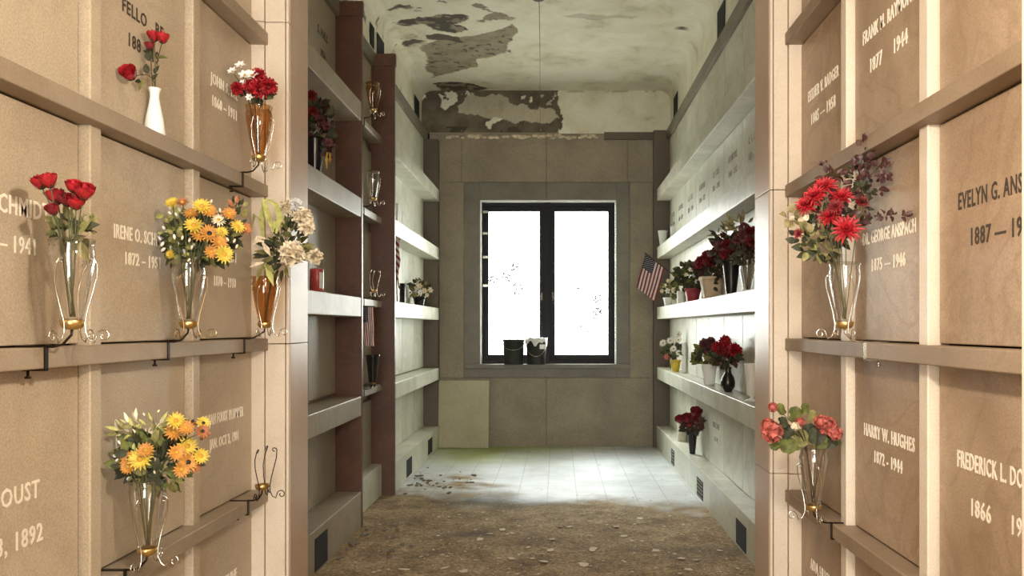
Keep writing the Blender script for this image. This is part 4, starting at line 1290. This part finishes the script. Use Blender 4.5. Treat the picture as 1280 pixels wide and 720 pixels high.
# narrow bay holders
for k, (lab, m) in enumerate((('dark wire holder on the lowest narrow-bay ledge', None), ('empty looped wire holder on the second narrow-bay ledge', None), ('wire holder with clear vase on the third narrow-bay ledge', 'clear_glass'), ('wire holder with amber vase on the topmost narrow-bay ledge', 'amber_glass'))):
    t, f = holder(1, -1.56, 6.45, SH[k] - .01, lab, 'wire_steel' if k else 'dark_iron', 'dark_iron', th=.06)
    if m:
        glass_vase(f, m, '%s vase on the %s narrow-bay ledge' % ('clear glass' if m == 'clear_glass' else 'amber glass', SN[k]))
    if k == 0:
        pot('cup_vase', f, scaled(CONE, .115, .22), 'pot_black', 'dark cup-shaped vase on the lowest narrow-bay ledge', 'vase')
# last left bay
p_, h_ = far_item(524, SH[1] - .01, 17, 12, TAPER, 'pot_black', 'flower_pot', 'low dark pot of pale flowers in the last left bay', 'pot', -1.55)
bouquet('pale flowers in the low dark pot of the last left bay', p_ + Vector((0, 0, .03)), p_ + Vector((0, 0, h_)),
        [(521, 352, 4, 'open', 'white_petal'), (524, 358, 4, 'open', 'cream_petal'), (518, 362, 4, 'open', 'cream_petal'), (530, 364, 4, 'open', 'cream_petal'), (537, 363, 4, 'open', 'cream_petal'), (525, 366, 3.5, 'open', 'white_petal'), (533, 369, 3, 'open', 'cream_petal')], (), 'small plants of the far room', [(523, 362, 11, 9, 50, 7, .3, ['leaf_dark', 'leaf_olive', 'stem_brown'])])
far_item(503, SH[1] - .01, 7, 26, [(1, 0), (1, .02), (1, 1)], 'pot_black', 'flower_vase', 'plain dark vase behind the furled flag', 'vase', -1.57)
far_item(495.5, SH[2] - .01, 7, 24, CONE, 'ceramic_white', 'flower_vase', 'white vase half hidden by the second red fin', 'vase', -1.50)

# buckets on the sill
for i, (cx, w, h, lab) in enumerate(((642.5, 27, 31, 'dark paint bucket on the window sill, left of the pair'), (670.5, 26, 31, 'dark bucket with white plastic liner on the window sill'))):
    Y = YB + .0
    r = w * .01 / 2; hh = h * .01
    t = thing('bucket', lab, 'bucket', ((cx - 697) * .01, Y - .0 + .09 - r + .01 - .05, wz0 + .001), 'buckets on the window sill')
    mb = MB(); mb.lathe([(.001, 0), (r * .88, 0), (r * .9, .006), (r * .97, hh * .9), (r * 1.02, hh * .92), (r * 1.02, hh), (r * .98, hh), (r * .95, hh * .9), (r * .85, .01), (.001, .01)], (0, 0, 0), 28)
    mb.build('body', 'bucket_dark', t)
    mb = MB()
    pts = [(r * 1.0 * math.cos(a), -abs(r * 1.0 * math.sin(a)) - .01, hh * .88 - (hh * (.55 if i else .3)) * math.sin(a)) for a in np.linspace(0, PI, 15)]
    mb.tube(pts, .003, 6); mb.build('wire_handle', 'wire_steel', t)
    if i == 1:
        mb = MB(); vs = []
        n = 40
        for k in range(n + 1):
            a = 2 * PI * k / n
            wv = .012 * math.sin(a * 5) + .01 * math.sin(a * 9 + 1)
            for (rr, zz) in ((.9, hh * .93), (1.03, hh + .018), (1.09, hh + .012 + wv), (1.07, hh - .02 + wv), (1.04, hh - .05 + wv * 2)):
                vs.append((r * rr * math.cos(a), r * rr * math.sin(a), zz))
        mb.grid(vs, n + 1, 5); mb.build('plastic_liner', 'liner', t)
        mb = MB(); mb.box(r * .35, r * .95, -r * .98, -r * .9, hh * .62, hh * .8); o = mb.build('paper_label', 'liner', t)

# ------------------------------------------------------------------ debris on the floor
def chip_mesh(seed):
    rr = random.Random(seed)
    n = rr.randint(5, 7)
    pts = [(math.cos(2 * PI * i / n) * rr.uniform(.55, 1.1), math.sin(2 * PI * i / n) * rr.uniform(.5, .9)) for i in range(n)]
    mb = MB()
    vs = [(x, y, 0 + .12 * x * x) for x, y in pts] + [(x, y, .10 + .12 * x * x) for x, y in pts]
    mb.add(vs, [tuple(range(n))[::-1], tuple(range(n, 2 * n))] + [(i, (i + 1) % n, n + (i + 1) % n, n + i) for i in range(n)])
    return mb


src = []
for k in range(8):
    o = chip_mesh(k).build('paint_chip', 'chip_pale'); src.append(o)
spots = [(350 + 380, 708), (640, 668), (600, 676), (612, 669), (700, 660), (742, 688), (688, 690), (640, 700), (680, 704), (860, 714), (820, 690), (780, 672), (690, 676), (660, 686), (505, 714), (556, 712), (580, 716), (628, 664), (712, 660), (800, 650), (870, 702), (852, 700), (770, 660), (900, 690), (740, 690), (665, 700)]
for i in range(90):
    spots.append((R.uniform(430, 930), 640 + 80 * R.random() ** .8))
for i in range(14):
    spots.append((R.uniform(690, 850), R.uniform(575, 640)))
n_ch = 0
for i, (px, py) in enumerate(spots):
    Y = 1500 / (py - 408); X = (px - 697) * Y / 1000
    if X < -1.36 or X > 1.15: continue
    o = src[i % 8] if n_ch < 8 and i < 8 else src[i % 8].copy()
    if o.name not in COL.objects: COL.objects.link(o)
    n_ch += 1
    k = R.uniform(.008, .021) if i >= 26 else R.uniform(.022, .042)
    o.location = (X, Y, .010 + (0 if py > 640 else -.004)); o.scale = (k, k, k * .6)
    o.rotation_euler = (R.uniform(-.15, .15), R.uniform(-.15, .15), R.uniform(0, 6.28))
    tag(o, 'pale flake of fallen plaster lying on the dirty floor', 'plaster flake', 'plaster flakes on the floor')
rsrc = []
for k in range(5):
    rr = random.Random(k + 50)
    mb = MB(); mb.ball((0, 0, 0), 1, 0, (1.2, .8, .6), 7, 5)
    mb.v = [tuple(c * rr.uniform(.75, 1.2) for c in v) for v in mb.v]
    mb.sm = [False] * len(mb.sm)
    o = mb.build('rubble_lump', 'rubble_grey'); rsrc.append(o)
for i in range(60):
    if i < 38:
        px, py = (R.gauss(538, 22), R.gauss(603, 7)) if i < 26 else (R.uniform(505, 600), R.uniform(592, 608))
    else:
        px, py = R.uniform(405, 520), R.uniform(655, 700)
    Y = 1500 / (py - 408); X = (px - 697) * Y / 1000
    X = max(X, -1.40)
    o = rsrc[i] if i < 5 else rsrc[i % 5].copy()
    if i >= 5: COL.objects.link(o)
    k = R.uniform(.007, .026)
    o.location = (X, Y, .010 + k * .2); o.scale = (k * R.uniform(.8, 1.6), k * R.uniform(.6, 1.1), k * .7); o.rotation_euler = (0, 0, R.uniform(0, 6))
    tag(o, 'small dark lump of rubble by the foot of the left wall', 'rubble', 'rubble lumps on the floor')
mb = MB()
for i in range(2600):
    py = 575 + 145 * R.random() ** .6
    px = R.uniform(400, 945)
    if py < 622 and R.random() < .75: continue
    Y = 1500 / (py - 408); X = (px - 697) * Y / 1000
    if X < -1.40 or X > 1.18: continue
    k = R.uniform(.002, .0065)
    vs = [Vector((X, Y, .007)) + Vector((R.uniform(-k, k) * 1.5, R.uniform(-k, k) * 1.5, R.uniform(-.2, 1) * k)) for _ in range(4)]
    mb.add(vs, [(0, 1, 2), (0, 2, 3), (0, 3, 1), (1, 3, 2)], 0 if R.random() < .45 else 1)
o = mb.build('floor_grit', ['chip_pale', 'rubble_grey'])
tag(o, 'fine grit and plaster crumbs scattered over the floor', 'grit', None, 'stuff')

# ------------------------------------------------------------------ twigs outside the window
def tree(label, paths, leaves, tx):
    base = Vector((tx, 12.0, -.4))
    t = thing('bare_tree', label, 'tree', base)
    mb = MB(); mb.tube([(0, 0, 0), (.02, 0, 1.4), (-.03, .05, 3.0), (.02, .1, 5.0)], .14, 10, 0, .06)
    mb.build('trunk', 'bark', t)
    for p in paths:
        q = [P(x, y, 12.0 + .05 * math.sin(x)) - base for x, y in p]
        mb = MB(); mb.tube(q, .010, 5, 0, .004)
        mb.build('branch', 'bark', t)
    mb = MB()
    for (x, y) in leaves:
        for k in range(6):
            p = P(x + R.uniform(-6, 6), y + R.uniform(-5, 5), 12 + R.uniform(-.1, .1)) - base
            leaf(mb, p, (R.uniform(-1, 1), R.uniform(-.5, .5), R.uniform(-.3, 1)), (0, -1, .3), R.uniform(.05, .10), .014, 0)
    mb.build('leaves', 'bark', t)


mb = MB(); mb.box(-12, 12, 10.35, 40, -.6, -.4)
o = mb.build('ground', 'ground_pale'); o['kind'] = 'structure'; o['label'] = 'bright ground outside the window'; o['category'] = 'ground'
tree('tree outside whose leafy twigs cross the left window pane', [[(560, 372), (590, 362), (612, 352), (628, 346), (640, 338), (654, 332)], [(628, 347), (642, 344), (652, 336)], [(628, 347), (640, 358), (650, 354)]], [(618, 350), (633, 342), (640, 336), (645, 332), (636, 347), (648, 357), (645, 364)], (560 - 697) * .012)
tree('tree outside whose leafy twigs cross the right window pane', [[(812, 340), (780, 370), (748, 392), (740, 400), (725, 412), (708, 422)], [(780, 370), (764, 374), (746, 376), (736, 366), (724, 360)]], [(712, 421), (728, 411), (746, 395), (749, 390), (726, 362), (745, 374), (747, 378)], (812 - 697) * .012)

# ------------------------------------------------------------------ light, world, camera
w = bpy.data.worlds.new('World'); SC.world = w; w.use_nodes = True
bg = w.node_tree.nodes['Background']
bg.inputs[0].default_value = (.98, 1.0, .95, 1); bg.inputs[1].default_value = 17.5


def area(name, loc, rot, sx, sy, power, col, portal=False, spread=PI):
    l = bpy.data.lights.new(name, 'AREA'); l.shape = 'RECTANGLE'; l.size = sx; l.size_y = sy
    l.energy = power; l.color = col; l.spread = spread
    if portal: l.cycles.is_portal = True
    o = bpy.data.objects.new(name, l); COL.objects.link(o); o.location = loc; o.rotation_euler = rot
    return o


area('window_portal', ((wx0 + wx1) / 2, YB + .28, (wz0 + wz1) / 2), (-PI / 2, 0, 0), 1.7, 2.05, 1, W3, True)
area('skylight_portal', (-.125, .55, HALLZ + .21), (0, 0, 0), .85, 1.1, 1, W3, True)
area('entrance_portal', (-.135, -3.21, 1.5), (PI / 2, 0, 0), 1.43, 3.0, 1, W3, True)
l = bpy.data.lights.new('added_hall_light', 'POINT'); l.energy = 120; l.color = (1, .89, .74); l.shadow_soft_size = .07  # added point light, in place of unseen daylight from a side passage
o = bpy.data.objects.new('added_hall_light', l); COL.objects.link(o); o.location = (.15, .95, 2.2)
l = bpy.data.lights.new('sun', 'SUN'); l.energy = 11.0; l.color = (.9, .97, 1); l.angle = math.radians(40)
o = bpy.data.objects.new('sun', l); COL.objects.link(o); o.location = (-4, 14, 8)
o.rotation_euler = Vector((.42, -1, -.95)).to_track_quat('-Z', 'Y').to_euler()

cam = bpy.data.cameras.new('Camera')
co = bpy.data.objects.new('Camera', cam); COL.objects.link(co)
co.location = (0, 0, H); co.rotation_euler = (PI / 2, 0, 0)
cam.sensor_width = 36; cam.lens = 36 * 1000 / 1280
cam.shift_x = -57 / 1280; cam.shift_y = 48 / 1280
cam.clip_start = .05
SC.camera = co
SC.view_settings.view_transform = 'Standard'
SC.view_settings.look = 'None'
SC.view_settings.exposure = 0.1
SC.view_settings.gamma = 1
SC.view_settings.use_curve_mapping = False
SC.cycles.use_denoising = True
